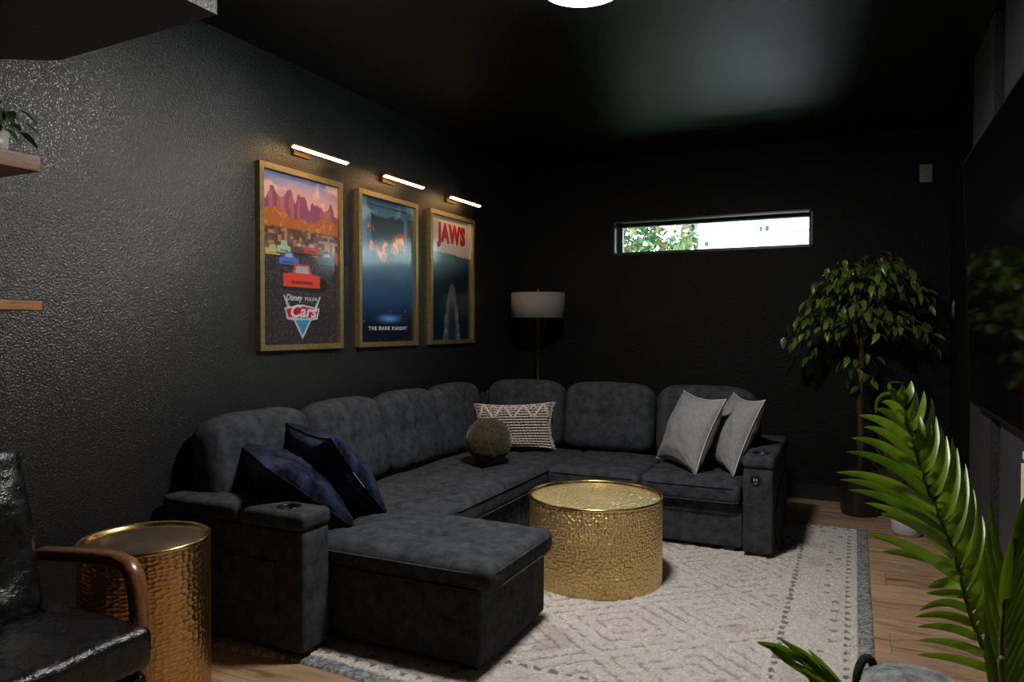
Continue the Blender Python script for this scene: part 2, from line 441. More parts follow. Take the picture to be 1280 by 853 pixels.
# ------------------------------------------------------------ outside
gl_ = MB().box(-14, 12, Y1 + .2, 24, -.5, -.45).build('garden_lawn', M['grass_out']); gl_['kind'] = 'structure'
hs = empty('neighbour_house', 'white rendered neighbouring house seen through the slit window', 'house', (-1.78, 9.2, -.45))
MB().box(0, 6, 0, 4, 0, 4.4).build('wall', M['outside_white'], hs)
MB().box(.655, .680, -.03, 0, 2.3, 4.4).build('downpipe', M['outside_white'], hs)
for i in range(2):
    MB().box(.735 + i * .065, .757 + i * .065 + i * .015, -.02, 0, 2.79, 2.845).build('vent', M['outside_trim'], hs)
MB().tube([(.684, -.04, 2.685), (1.02, -.04, 2.734), (2.7, -.04, 2.98)], .006, 6).build('cable', M['outside_trim'], hs)
MB().box(.09, .125, -.06, 0, 2.64, 2.69).build('wall_lamp', M['outside_trim'], hs)
tree = empty('garden_tree', 'sunlit green and yellow tree left of the white house, seen through the window', 'tree', (-3.9, 12, -.45))
MB().tube([(0, 0, 0), (.1, 0, 1.4), (0, .1, 2.6), (.2, 0, 3.6)], [.14, .12, .09, .05], 8).build('trunk', M['bark'], tree)
for k in range(7):
    a = k * .9; MB().tube([(0, 0, 1.8 + k * .15), (.6 * math.cos(a), .4 * math.sin(a), 2.5 + k * .1), (1.2 * math.cos(a), .9 * math.sin(a), 3.0 + k * .12)], [.05, .035, .015], 6).build('branch', M['bark'], tree)
n_l = 9000
cc = rng.normal(0, 1, (n_l, 3)); cc /= np.linalg.norm(cc, axis=1, keepdims=True); cc *= rng.uniform(.25, 1, (n_l, 1)) ** .5 * np.array([1.9, 1.0, 1.5])
cc += np.array([0, 0, 3.0])
dens = vnoise(cc * 1.9, 3); cc = cc[dens > -.25]
vv = []; ff = []
for p in cc:
    a = rng.normal(0, 1, 3); a /= np.linalg.norm(a); q = np.cross(a, rng.normal(0, 1, 3)); q /= np.linalg.norm(q); s_ = rng.uniform(.06, .11)
    k = len(vv); vv += [p - a * s_, p + q * s_ * .5, p + a * s_, p - q * s_ * .5]; ff.append((k, k + 1, k + 2, k + 3))
fo = link('foliage', mesh('foliage', vv, ff), None, tree); fo['kind'] = 'stuff'
fm, nt, b = new_mat('tree_foliage'); g_ = N(nt, 'ShaderNodeNewGeometry'); nz = noise(nt, coords(nt), 1.3, 3)
nt.links.new(ramp(nt, nz, [(.38, (.04, .12, .07)), (.5, (.15, .20, .07)), (.6, (.26, .18, .12))]), b.inputs['Base Color']); b.inputs['Roughness'].default_value = .9
fo.data.materials.append(fm)

# ------------------------------------------------------------ ceiling lamp and picture lights
cl = empty('ceiling_lamp', 'round flush white ceiling lamp, glowing, above the coffee table', 'ceiling lamp', (-.890, 2.465, H))
MB().lathe([(.0, 0), (.150, 0), (.156, -.006), (.156, -.020), (.149, -.022)], 64).build('lamp_base', M['white_plastic'], cl, True)
MB().lathe([(.149, -.018), (.149, -.050), (.144, -.056)], 64).build('diffuser_rim', M['glow_rim'], cl, True)
MB().lathe([(.144, -.056), (.08, -.060), (.0, -.061)], 64).build('diffuser', M['glow'], cl, True)

def picture_light(yc, label):
    t = empty('picture_light', label, 'picture light', (X0, yc, 2.0), group='brass picture lights above the posters')
    mb = MB().box(0, .022, -.09, .03, .0, .052); mb.build('wall_plate', M['dark_brass'], t)
    MB().box(.022, .085, -.045, -.02, .018, .034).build('arm', M['dark_brass'], t)
    MB().box(.100, .124, -.20, .20, .010, .020).build('light_housing', M['brass'], t)
    ls = MB().box(-.0085, .0085, -.197, .197, -.002, .0).build('light_strip', M['bar_glow'], t, loc=(.112, 0, .006), rot=(0, R(-25), 0))
picture_light(2.775, 'slim brass picture light glowing above the poster with the red crest')
picture_light(3.49, 'slim brass picture light glowing above the dark blue middle poster')
picture_light(4.21, 'slim brass picture light nearest the corner, above the poster with red lettering')

# ------------------------------------------------------------ posters
def grid_print(name, W, Hh, fn, parent, nx=110, loc=(0, 0, 0)):
    """flat print in the local YZ plane facing +X; fn(u right, v up) -> rgb (linear)"""
    ny = int(nx * Hh / W)
    u, v = np.meshgrid(np.linspace(0, 1, nx), np.linspace(0, 1, ny))
    P = np.c_[np.zeros(u.size), (u.ravel() - .5) * W, v.ravel() * Hh]
    i = np.arange(nx * ny).reshape(ny, nx)
    f = np.c_[i[:-1, :-1].ravel(), i[:-1, 1:].ravel(), i[1:, 1:].ravel(), i[1:, :-1].ravel()]
    me = mesh(name, P.tolist(), [tuple(q) for q in f.tolist()])
    col = np.clip(fn(u.ravel(), v.ravel()), 0, 1)
    ca = me.color_attributes.new('Col', 'FLOAT_COLOR', 'POINT')
    ca.data.foreach_set('color', np.c_[col, np.ones(len(col))].astype(np.float32).ravel())
    return link(name, me, M['print'], parent, loc)
def lerp(a, b, t): t = np.clip(t, 0, 1)[:, None]; return np.asarray(a) * (1 - t) + np.asarray(b) * t
def mask(c, col, m): m = np.clip(m, 0, 1)[:, None]; return c * (1 - m) + np.asarray(col) * m
def sm(a, b, x): t = np.clip((x - a) / (b - a), 0, 1); return t * t * (3 - 2 * t)

def paint_road(u, v):
    p = np.c_[u * 6, v * 10]
    c = lerp((.75, .36, .26), (.20, .24, .46), sm(.80, 1.0, v + .04 * fbm(p, 1)))
    c = mask(c, (.80, .50, .40), sm(.05, .35, fbm(np.c_[u * 4, v * 9], 5)) * .8)
    # jagged purple ridges, then orange hills
    ridge = .84 + .05 * np.abs(((u * 5.3 + .3) % 1) - .5) * 2 * (vnoise(np.c_[u * 4, u * 0], 8) > -.2) + .03 * vnoise(np.c_[u * 22, u * 0], 2) + .03 * np.sin(u * 6)
    c = mask(c, (.25, .075, .15), sm(0, .008, ridge - v)); c = mask(c, (.46, .14, .13), sm(0, .01, ridge - v) * sm(.0, .4, fbm(np.c_[u * 24, v * 5], 9)))
    hills = .765 + .02 * np.sin(u * 9) + .02 * vnoise(np.c_[u * 8, u * 0], 4)
    c = mask(c, (.42, .12, .025), sm(0, .01, hills - v)); c = mask(c, (.60, .24, .06), sm(0, .01, hills - v) * sm(0, .5, fbm(np.c_[u * 20, v * 30], 6)))
    # town: dark and warm blocks
    tw = sm(0, .01, .69 - v)
    blk = vnoise(np.c_[np.floor(u * 26), np.floor(v * 50)], 12)
    c = mask(c, (.05, .028, .022), tw * .85); c = mask(c, (.40, .19, .09), tw * (blk > .35)); c = mask(c, (.12, .10, .09), tw * (blk < -.5))
    c = mask(c, (.30, .26, .24), (np.abs(v - .63) < .008) * (u > .72))
    # road
    rd = sm(.0, .01, .50 + .10 * (1 - np.abs(u - .5) * 1.2) - .04 - v)
    c = mask(c, (.028, .020, .024), rd)
    c = mask(c, (.12, .10, .10), rd * sm(.2, .6, vnoise(np.c_[u * 75, v * 110], 14)) * .45)
    side = sm(0, .03, (v - .44) * .9 - u) * rd
    c = mask(c, (.36, .14, .07), side)
    # plain parked cars, no faces
    def car(c, x, y, w, h, col):
        du = (u - x) / w; dv = (v - y) / h
        body = (np.abs(du) < 1) * (dv < .25 - .1 * du ** 2) * (dv > -.8); cab = (np.abs(du) < .62 - .25 * dv) * (dv >= .2) * (dv < .95)
        c = mask(c, (.012, .01, .012), (np.abs(du) < 1.08) * (dv < -.55) * (dv > -1.05))
        c = mask(c, col, np.maximum(body, cab)); c = mask(c, (.30, .36, .42), (np.abs(du) < .45 - .2 * dv) * (dv > .30) * (dv < .78))
        c = mask(c, np.array(col) * .35, (np.abs(du) < .6) * (dv < -.35) * (dv > -.55))
        return c
    c = car(c, .13, .545, .085, .032, (.50, .42, .13)); c = car(c, .27, .57, .085, .040, (.35, .48, .28)); c = car(c, .46, .575, .09, .038, (.16, .05, .035))
    c = car(c, .63, .58, .10, .038, (.48, .05, .03)); c = car(c, .33, .505, .12, .042, (.06, .13, .42)); c = car(c, .84, .53, .13, .045, (.04, .06, .08))
    c = mask(c, (.006, .005, .006), sm(1, .7, ((u - .64) / .24) ** 2 + ((v - .36) / .05) ** 2))
    c = car(c, .50, .405, .24, .080, (.60, .045, .02))
    return c * 1.1
def paint_city(u, v):
    p = np.c_[u * 4, v * 7]; n = fbm(p, 3)
    c = lerp((.003, .010, .026), (.045, .13, .22), sm(.25, .62, v + .05 * n) * (1 - .5 * sm(.7, 1, v)))
    c = mask(c, (.010, .055, .14), np.exp(-(((v - .33) / .12) ** 2)) * .8)
    c = mask(c, (.20, .36, .44), sm(.05, .5, fbm(np.c_[u * 4, v * 9], 5)) * sm(.72, .95, v + .1 * (1 - u)) * .75)
    c = mask(c, (.24, .34, .40), sm(.04, 0, u - .10 + (v - .55) * .0) * sm(.55, .6, v) * .35)
    tower = (np.abs(u - .50 - .0) < .30 + .06 * (v - .8)) * (v < .885 + .015 * vnoise(np.c_[u * 14, v * 0], 2)) * (v > .40)
    c = mask(c, (.010, .020, .030), tower * sm(.50, .74, v)); c = mask(c, (.012, .018, .025), (np.abs(u - .95 + (1 - v) * .1) < .06) * (v > .66) * (v < .9))
    fl = sm(.06, -.02, np.abs(v - (.725 - .09 * np.exp(-((u - .45) / .2) ** 2) + .03 * np.abs(u - .5))) - .035 - .03 * vnoise(np.c_[u * 12, v * 6], 4)) * (np.abs(u - .5) < .36)
    nn = fbm(np.c_[u * 9 + .5 * vnoise(np.c_[u * 20, v * 20], 2), v * 11], 9)
    c = mask(c, (.55, .09, .02), fl * sm(-.1, .2, nn)); c = mask(c, (.95, .42, .08), fl * sm(.12, .4, nn)); c = mask(c, (1, .75, .3), fl * sm(.35, .55, nn))
    c = mask(c, (.002, .004, .008), sm(.26, .12, v) * .75)
    sp = vnoise(np.c_[u * 60, v * 90], 21); c = mask(c, (.5, .6, .7), (sp > .93) * (v < .3))
    c = mask(c, (.10, .30, .75), np.exp(-((u - .52) / .16) ** 2 - ((v - .165) / .022) ** 2) * .85)
    return c * 1.4
def paint_sea(u, v):
    line = .715 - .03 * u + .006 * vnoise(np.c_[u * 14, u * 0], 3)
    c = lerp((.62, .52, .45), (.70, .60, .54), v)
    sea = lerp((.002, .012, .026), (.10, .27, .30), sm(.40, .74, v + .05 * fbm(np.c_[u * 4, v * 5], 2) - .16 * u))
    c = mask(c, (0, 0, 0), sm(0, .006, line - v)) + sea * sm(0, .006, line - v)[:, None]
    c = mask(c, (.03, .05, .06), sm(.012, 0, np.abs(line - v)) * sm(.25, .5, u) * .8)
    # plain pale rock rising from the deep (generic stand-in)
    d = (.46 - v) / .46; w = .20 * np.clip(d, 0, 1) ** .6 + .02; e = np.abs(u - .50) / w
    rock = sm(1.05, .9, e + .12 * vnoise(np.c_[u * 16, v * 16], 7)) * sm(0, .02, .47 - v)
    n = fbm(np.c_[u * 14, v * 26], 11)
    c = mask(c, (.085, .10, .13), rock); c = mask(c, (.20, .23, .28), rock * sm(-.1, .45, n) * sm(.3, .9, e)); c = mask(c, (.01, .015, .022), rock * sm(.65, .3, e) * sm(.35, .25, v) * .8)
    return c

def text_part(name, s, size, loc, mat, parent, bold=0, sx=1.0, align='CENTER', shear=0, spacing=1.0):
    cu = bpy.data.curves.new(name, 'FONT'); cu.body = s; cu.size = size; cu.align_x = align; cu.offset = bold; cu.extrude = .0004; cu.shear = shear; cu.space_character = spacing
    cu.resolution_u = 3
    to = bpy.data.objects.new(name, cu); C.objects.link(to)
    dg = bpy.context.evaluated_depsgraph_get(); me = bpy.data.meshes.new_from_object(to.evaluated_get(dg)); bpy.data.objects.remove(to)
    me.name = name; me.transform(Matrix(((0, 0, 1, 0), (sx, 0, 0, 0), (0, 1, 0, 0), (0, 0, 0, 1))))
    me.materials.clear()
    return link(name, me, mat, parent, loc)
M['ink_white'] = simple('pale_ink', (.55, .58, .6), .4)
M['ink_red'] = simple('red_ink', (.45, .012, .015), .4)
M['ink_dark'] = simple('dark_ink', (.02, .04, .07), .4)
M['ink_silver'] = simple('silver_ink', (.42, .48, .55), .4)
M['ink_blue'] = simple('blue_ink', (.05, .22, .35), .4)
PWd, PH = .585, .862
def poster(yc, label, paint):
    t = empty('framed_poster', label, 'poster', (X0, yc, 1.064), group='framed film posters on the left wall')
    fw, fd = .026, .030
    a, b_ = -PWd / 2, PWd / 2
    # four mitred frame bars
    def bar(p):   # outer/inner corner quads
        v = [(0, *q) for q in p] + [(fd, *q) for q in p]
        MB().add(v, [(3, 2, 1, 0), (4, 5, 6, 7), (0, 1, 5, 4), (1, 2, 6, 5), (2, 3, 7, 6), (3, 0, 4, 7)]).build('frame_bar', M['frame_gold'], t)
    bar([(a, 0), (b_, 0), (b_ - fw, fw), (a + fw, fw)]); bar([(a + fw, PH - fw), (b_ - fw, PH - fw), (b_, PH), (a, PH)])
    bar([(a, 0), (a + fw, fw), (a + fw, PH - fw), (a, PH)]); bar([(b_ - fw, fw), (b_, 0), (b_, PH), (b_ - fw, PH - fw)])
    MB().box(.002, .010, a + fw * .6, b_ - fw * .6, fw * .6, PH - fw * .6).build('backing_board', M['black_trim'], t)
    return t, grid_print('poster_print', PWd - 2 * fw, PH - 2 * fw, paint, t, 150, (.0125, 0, fw))
M['frame_gold'] = simple('satin_gold_frame', (.50, .38, .16), .42, .85)
t, pr = poster(2.748, 'gold framed poster of a red desert street with a red crest, leftmost on the wall', paint_road)
# crest: silver outlined red plate with a point below, lettering above and on it
def shape(name, pts, mat, x, par=t):
    v = [(x, p[0], p[1]) for p in pts]; n = len(pts)
    return MB().add(v + [(x + .0006, q[1], q[2]) for q in v], [tuple(range(n - 1, -1, -1)), tuple(range(n, 2 * n))] + [(i, (i + 1) % n, (i + 1) % n + n, i + n) for i in range(n)]).build(name, mat, par)
cz, S = .150, .125
def sh(pts, s=1.0): return [(p[0] * S * s, cz + p[1] * S * s) for p in pts]
shape('crest_outline', sh([(-1.0, .42), (0, .56), (1.0, .42), (.86, -.02), (.50, -.06), (0, -.80), (-.50, -.06), (-.86, -.02)]), M['ink_silver'], .0131)
shape('crest_point', sh([(-.40, -.05), (.40, -.05), (0, -.64)]), M['ink_blue'], .0139)
shape('crest_plate', sh([(-.90, .36), (0, .49), (.90, .36), (.78, .06), (0, .02), (-.78, .06)]), M['ink_red'], .0140)
shape('crest_wing', sh([(-1.06, .90), (-.99, .90), (-.70, .46), (-.84, .44)]), M['ink_silver'], .0131)
shape('crest_wing', sh([(1.06, .90), (.99, .90), (.70, .46), (.84, .44)]), M['ink_silver'], .0131)
text_part('lettering', 'Cars', .085, (.0150, 0, cz + .008), M['ink_white'], t, .002, 1.15, shear=.3)
text_part('lettering', 'Disney', .042, (.0135, -.060, cz + .088), M['ink_white'], t, .0005, .95, shear=.25)
text_part('lettering', 'PIXAR', .026, (.0135, .062, cz + .089), M['ink_white'], t, 0, 1.3)
t, pr = poster(3.468, 'gold framed dark blue poster with a burning tower, middle one of three', paint_city)
text_part('lettering', 'THE DARK KNIGHT', .027, (.0135, 0, .094), M['ink_white'], t, .0010, 1.25, spacing=1.35)
text_part('lettering', 'WELCOME TO A WORLD WITHOUT RULES', .017, (.0135, 0, .79), M['ink_dark'], t, .0004, 1.1)
t, pr = poster(4.198, 'gold framed poster with red lettering above a dark sea, rightmost nearest the corner', paint_sea)
text_part('lettering', 'JAWS', .160, (.0135, .0, .675), M['ink_red'], t, .0105, .84, spacing=1.12)

# ------------------------------------------------------------ sectional sofa
sofa = empty('sectional_sofa', 'large charcoal U-shaped sectional sofa with chaise and cup holder arms', 'sofa', (-1.4, 3.2, 0))
sofa_off = np.array([-1.4, 3.2, 0])
def sbox(name, x0, x1, y0, y1, z0, z1, r=.015, step=.08, fn=None, parent=None, mat='sofa', rn=3):
    off = sofa_off if parent is None else np.array(parent.location) + sofa_off
    return rb_obj(name, x0 - off[0], x1 - off[0], y0 - off[1], y1 - off[1], z0 - off[2], z1 - off[2], r, M[mat], parent or sofa, step, fn, rn)
def panel_fn(p): # slight cloth unevenness
    q = p + .0035 * fbm(p * 7, 5)[:, None] * np.array([1, 1, 0]); return q
sbox('chaise_base', -2.42, -1.115, 2.105, 2.655, .035, .292, .012, .05, panel_fn)
sbox('seat_base', -2.42, -1.62, 2.66, 4.60, .035, .262, .012, .06, panel_fn)
sbox('seat_base', -1.615, -.512, 3.835, 4.60, .035, .262, .012, .06, panel_fn)
sbox('back_rest', -2.445, -2.405, 2.09, 4.66, .035, .70, .012, .1)
sbox('back_rest', -2.40, -.515, 4.605, 4.66, .035, .72, .012, .1)
def seat_fn(hx, hy, hz, tufts, seed, puff=.022):
    def fn(p):
        p = p.copy(); top = np.clip(p[:, 2] / hz, -1, 1)
        w = np.clip(1 - (p[:, 0] / hx) ** 4, 0, 1) * np.clip(1 - (p[:, 1] / hy) ** 4, 0, 1)
        dz = puff * w
        for tx, ty in tufts:
            dx, dy = p[:, 0] - tx, p[:, 1] - ty; r2 = dx ** 2 + dy ** 2
            dz = dz - .022 * np.exp(-r2 / .0009) - .018 * np.exp(-r2 / .014)
            dz = dz - .012 * np.exp(-(dy / .012) ** 2) * np.exp(-(dx / .12) ** 2) - .012 * np.exp(-(dx / .012) ** 2) * np.exp(-(dy / .10) ** 2)
        dz = dz + .010 * fbm(p * 6 + seed, seed) + .004 * fbm(p * 22, seed + 2)
        p[:, 2] += np.where(top > 0, dz * top, 0)
        # soft bulging sides with a stitched seam near the top
        side = 1 + .012 * (1 - top ** 2); p[:, 0] *= side ** .6; p[:, 1] *= side ** .6
        p[:, 0] += .004 * fbm(p * 11, seed + 4); p[:, 1] += .004 * fbm(p * 11, seed + 6)
        return p
    return fn
def seat(x0, x1, y0, y1, z0, z1, tufts, seed, puff=.022):
    hx, hy, hz = (x1 - x0) / 2, (y1 - y0) / 2, (z1 - z0) / 2
    tl = [(a - (x0 + x1) / 2, b - (y0 + y1) / 2) for a, b in tufts]
    o = sbox('seat_cushion', x0, x1, y0, y1, z0, z1, .030, .014, seat_fn(hx, hy, hz, tl, seed, puff))
    for zs, nm in ((hz - .022, 'welt'), (-hz + .012, 'welt')):
        pts = []
        for k in range(72):
            a = 2 * math.pi * k / 72; ca, sa = math.cos(a), math.sin(a); e = 14.0; rr = (abs(ca) ** e + abs(sa) ** e) ** (-1 / e)
            pts.append((ca * rr * (hx + .0035) + (x0 + x1) / 2 - sofa_off[0], sa * rr * (hy + .0035) + (y0 + y1) / 2 - sofa_off[1], zs + (z0 + z1) / 2))
        MB().tube(pts, .0042, 6, True).build(nm, M['sofa'], o, True)
    return o
seat(-2.26, -1.075, 2.092, 2.648, .285, .374, [(-1.45, 2.37), (-1.88, 2.37)], 1)
seat(-2.26, -1.590, 2.655, 4.46, .262, .372, [(-1.90, 3.0), (-1.90, 3.55), (-1.92, 4.1)], 2)
seat(-1.585, -1.052, 3.80, 4.46, .262, .372, [(-1.32, 4.12)], 3, .016)
seat(-1.048, -.520, 3.79, 4.46, .262, .372, [(-.79, 4.10)], 4, .016)
def back_fn(hx, hy, hz, seed, cross=True):
    def fn(p):
        p = p.copy(); fr = -p[:, 1] / hy
        w = np.clip(1 - (p[:, 0] / hx) ** 4, 0, 1) * np.clip(1 - (p[:, 2] / hz) ** 4, 0, 1)
        dy = .030 * w + .009 * fbm(p * 6 + seed, seed) + .005 * fbm(p * 20, seed + 1)
        if cross:
            x_, z_ = p[:, 0], p[:, 2] - .01
            dy = dy - .022 * np.exp(-(x_ ** 2 + z_ ** 2) / .0016) - .010 * np.exp(-(z_ / .011) ** 2) * np.exp(-(x_ / .2) ** 4) - .010 * np.exp(-(x_ / .011) ** 2) * w
        p[:, 1] -= np.where(fr > 0, dy * np.clip(fr, 0, 1), 0)
        zz = np.clip(p[:, 2] / hz, -1, 1)
        p[:, 0] *= 1 - .025 * (1 - zz) / 2 + .012 * (1 - zz ** 2)
        ax_, az_ = np.abs(p[:, 0]) / hx, np.abs(p[:, 2]) / hz; c_ = np.clip(ax_ + az_ - 1.52, 0, 1) ** 1.6 * np.where(p[:, 2] > 0, 1, .5)
        p[:, 0] -= np.sign(p[:, 0]) * c_ * .09; p[:, 2] -= np.sign(p[:, 2]) * c_ * .09
        p[:, 2] += np.where(zz > 0, .014 * (1 - (p[:, 0] / hx) ** 2) * zz + .004 * fbm(p * 9, seed + 3), 0)
        return p
    return fn
def back(cx, cy, w, rz, seed, cross=True, tilt=10, h=.44, zc=.585, t=.145):
    hx, hy, hz = w / 2, t / 2, h / 2
    p, f = rbox(hx, hy, hz, .062, .018, 4, back_fn(hx, hy, hz, seed, cross))
    o = link('back_cushion', mesh('back_cushion', p, f, True), M['sofa'], sofa, tuple(np.array([cx, cy, zc]) - sofa_off), (R(-tilt), 0, rz))
    # stitched welt around the front face
    mb = MB()
    pts = []
    for k in range(64):
        a = 2 * math.pi * k / 64; ca, sa = math.cos(a), math.sin(a)
        e = 5.2; rr = (abs(ca) ** e + abs(sa) ** e) ** (-1 / e)
        x = ca * rr * (hx - .014); z = sa * rr * (hz - .014)
        pts.append((x * (1 - .025 * (1 - z / hz) / 2 + .012 * (1 - (z / hz) ** 2)), -hy + .026, z + (.014 * (1 - (x / hx) ** 2) * z / hz if z > 0 else 0)))
    mb.tube(pts, .0045, 6, True); mb.build('welt', M['sofa'], o, True)
    return o
back(-2.315, 2.325, .585, R(90), 11)
back(-2.315, 2.905, .560, R(90), 12)
back(-2.315, 3.465, .545, R(90), 13)
back(-2.315, 4.015, .535, R(90), 14, False)
back(-2.03, 4.50, .570, 0, 15, False)
back(-1.437, 4.50, .610, 0, 16)
back(-.818, 4.50, .610, 0, 17)
# arms: body, top pad in two pieces, cup holder, pocket, feet
def arm(x0, x1, y0, y1, front):   # front: '+x' or '-y' end carries the cup holder
    body = sbox('arm_body', x0, x1, y0, y1, .030, .462, .016, .06, panel_fn)
    if front == '+x':
        s = x1 - .30; A = (x0, s - .004, y0 - .006, y1 + .006); B = (s, x1 + .008, y0 - .006, y1 + .006); cup = (x1 - .125, (y0 + y1) / 2)
    else:
        s = y0 + .30; A = (x0 - .006, x1 + .006, s + .004, y1); B = (x0 - .006, x1 + .006, y0 - .008, s); cup = ((x0 + x1) / 2, y0 + .125)
    sbox('arm_pad', *A, .458, .525, .024, .03, lambda p: p + np.array([0, 0, 1]) * (.004 * fbm(p * 9, 3))[:, None])
    cxl, cyl = cup[0] - (B[0] + B[1]) / 2, cup[1] - (B[2] + B[3]) / 2
    def fn(p):
        p = p.copy(); r_ = np.hypot(p[:, 0] - cxl, p[:, 1] - cyl); m = (p[:, 2] > .02)
        p[:, 2] -= np.where(m, .045 * (1 - sm(.035, .041, r_)), 0) + np.where(p[:, 2] > 0, 0.0, 0)
        return p
    pd_ = sbox('cup_holder_pad', *B, .458, .523, .024, .006, fn)
    pr_ = [(.0, .0), (.034, .0), (.036, .035), (.0425, .0385), (.0425, .041), (.036, .0405), (.034, .038), (.032, .006), (0, .004)]
    MB().lathe(pr_, 32).build('cup_holder', M['black_plastic'], sofa, True, tuple(np.array([cup[0], cup[1], .4835]) - sofa_off))
    return body
arm(-2.42, -1.722, 1.932, 2.080, '+x')
arm(-.506, -.360, 3.790, 4.60, '-y')
# outer pockets
sbox('arm_pocket', -2.10, -1.84, 1.922, 1.936, .16, .345, .006, .05)
pk = [(-.360, 3.90, .055), (-.360, 4.42, .055), (-.360, 4.42, .36), (-.360, 4.06, .33), (-.360, 3.90, .24)]
v = [np.array(q) - sofa_off for q in pk] + [np.array(q) + np.array([.007, 0, 0]) - sofa_off for q in pk]
MB().add(v, [(4, 3, 2, 1, 0), (5, 6, 7, 8, 9)] + [(i, (i + 1) % 5, (i + 1) % 5 + 5, i + 5) for i in range(5)]).build('arm_pocket', M['sofa'], sofa)
# usb socket on the front of the right arm
us = MB().lathe([(0, 0), (.026, 0), (.028, .003), (.026, .006), (.021, .006), (.019, .003), (0, .003)], 32).build('charging_socket', M['black_plastic'], sofa, True, tuple(np.array([-.445, 3.790, .405]) - sofa_off), (R(90), 0, 0))
for dx in (-.006, .006): tag(MB().box(dx - .0025, dx + .0025, -.006, .006, .003, .0042).build('socket_slot', M['ink_silver'], us), 'pale charging slot')
for (x, y) in ((-1.77, 2.005), (-2.36, 2.005), (-1.17, 2.15), (-1.17, 2.61), (-.435, 3.84), (-.435, 4.54), (-.58, 3.88), (-1.50, 3.90), (-1.69, 3.3)):
    MB().box(x - .028, x + .028, y - .028, y + .028, .010, .040).build('foot', M['black_plastic'], sofa, loc=tuple(-sofa_off))

# ------------------------------------------------------------ throw pillows
def pillow_mesh(w, h, t, seed, n=44, pinch=.13, fine=.009):
    u = np.linspace(-1, 1, n + 1); U, V = np.meshgrid(u, u); U = U.ravel(); V = V.ravel()
    prof = np.clip((1 - U ** 2), 0, 1) ** .5 * np.clip((1 - V ** 2), 0, 1) ** .5
    x = U * w / 2 * (1 - pinch * (1 - V ** 2) * np.abs(U) ** 2); z = V * h / 2 * (1 - pinch * (1 - U ** 2) * np.abs(V) ** 2)
    verts = []; faces = []
    for side in (-1, 1):
        nz = fbm(np.c_[U * 2.2, V * 2.2, np.full_like(U, side * 3.)], seed)
        # wrinkles pulling out of the corners
        wr = np.sin((np.arctan2(1 - np.abs(V), 1.0001 - np.abs(U))) * 14 + seed) * np.exp(-((1 - np.abs(U)) ** 2 + (1 - np.abs(V)) ** 2) / .16)
        nz2 = fbm(np.c_[U * 5, V * 5, np.full_like(U, side * 7.)], seed + 4)
        y = side * (t / 2 * prof * (1 + .22 * nz + .10 * nz2) + fine * wr * prof ** .5 * 1.5)
        verts += np.c_[x, y, z].tolist()
    m = n + 1; K = m * m
    for j in range(n):
        for i in range(n):
            a = j * m + i
            faces.append((a, a + 1, a + m + 1, a + m)); faces.append((K + a, K + a + m, K + a + m + 1, K + a + 1))
    me = mesh('pillow_cover', verts, faces, True)
    import bmesh
    bm = bmesh.new(); bm.from_mesh(me); bmesh.ops.remove_doubles(bm, verts=bm.verts, dist=1e-5); bm.to_mesh(me); bm.free()
    me.polygons.foreach_set('use_smooth', [True] * len(me.polygons))
    return me
def edge_loop(w, h, pinch=.13, n=18, o=0.0):
    pts = []
    us = np.linspace(-1, 1, n)
    for u in us[:-1]: pts.append((u, -1))
    for u in us[:-1]: pts.append((1, u))
    for u in us[:-1]: pts.append((-u, 1))
    for u in us[:-1]: pts.append((-1, -u))
    return [(U * (w / 2 + o) * (1 - pinch * (1 - V ** 2) * abs(U) ** 2), 0, V * (h / 2 + o) * (1 - pinch * (1 - U ** 2) * abs(V) ** 2)) for U, V in pts]
def frame_from(corners):   # TL, TR, BR, BL -> matrix whose x = right, z = up, y = away
    P = [Vector(c) for c in corners]; c = sum(P, Vector()) / 4
    ex = ((P[1] - P[0]) + (P[2] - P[3])).normalized(); ez = ((P[0] - P[3]) + (P[1] - P[2])).normalized()
    ey = ez.cross(ex).normalized(); ez = ex.cross(ey)
    m = Matrix((ex, ey, ez)).transposed().to_4x4(); m.translation = c; return m
def pillow(name, label, corners, w, h, t, mat, seed, piping=None, group=None, lift=0):
    m = frame_from(corners); m.translation.z += lift
    e = empty(name, label, 'pillow', group=group); e.matrix_world = m
    link('pillow_cover', pillow_mesh(w, h, t, seed), mat, e)
    if piping: MB().tube(edge_loop(w, h, n=22), .0036, 6, True).build('piping', piping, e, True)
    return e
A_ = [[-2.277, 2.173, .69], [-1.914, 1.965, .655], [-1.772, 2.258, .39], [-2.135, 2.466, .425]]
A_ = [[x, y + .015, z] for x, y, z in A_]
B_ = [[-2.256, 2.401, .743], [-1.872, 2.23, .725], [-1.783, 2.465, .389], [-2.166, 2.636, .408]]
B_ = [[x + .01, y + .03, z] for x, y, z in B_]
D_ = [[-.642, 4.399, .777], [-.435, 4.034, .777], [-.576, 3.954, .39], [-.783, 4.32, .39]]
C_ = [[-.918, 4.35, .784], [-.639, 4.036, .774], [-.772, 3.93, .39], [-1.051, 4.244, .4]]
g1, g2 = 'navy velvet pillows on the chaise', 'light grey pillows by the right arm'
pillow('throw_pillow', 'navy crushed velvet pillow slumped against the left arm of the sofa', A_, .45, .45, .19, M['navy'], 3, M['navy'], g1)
pb = pillow('throw_pillow', 'navy crushed velvet pillow leaning upright, second from the left sofa arm', B_, .45, .45, .20, M['navy'], 5, M['navy'], g1)
zp = edge_loop(.45, .45, n=22)
MB().tube([(x * 1.012, -.002, z) for x, _, z in zp if x > .15 and -.06 < z < .05], .0018, 5).build('zip', M['cord_white'], pb)
pillow('throw_pillow', 'light grey pillow with pale piping, left one of the pair at the right arm', C_, .45, .44, .18, M['grey_pillow'], 7, M['pillow_piping'], g2)
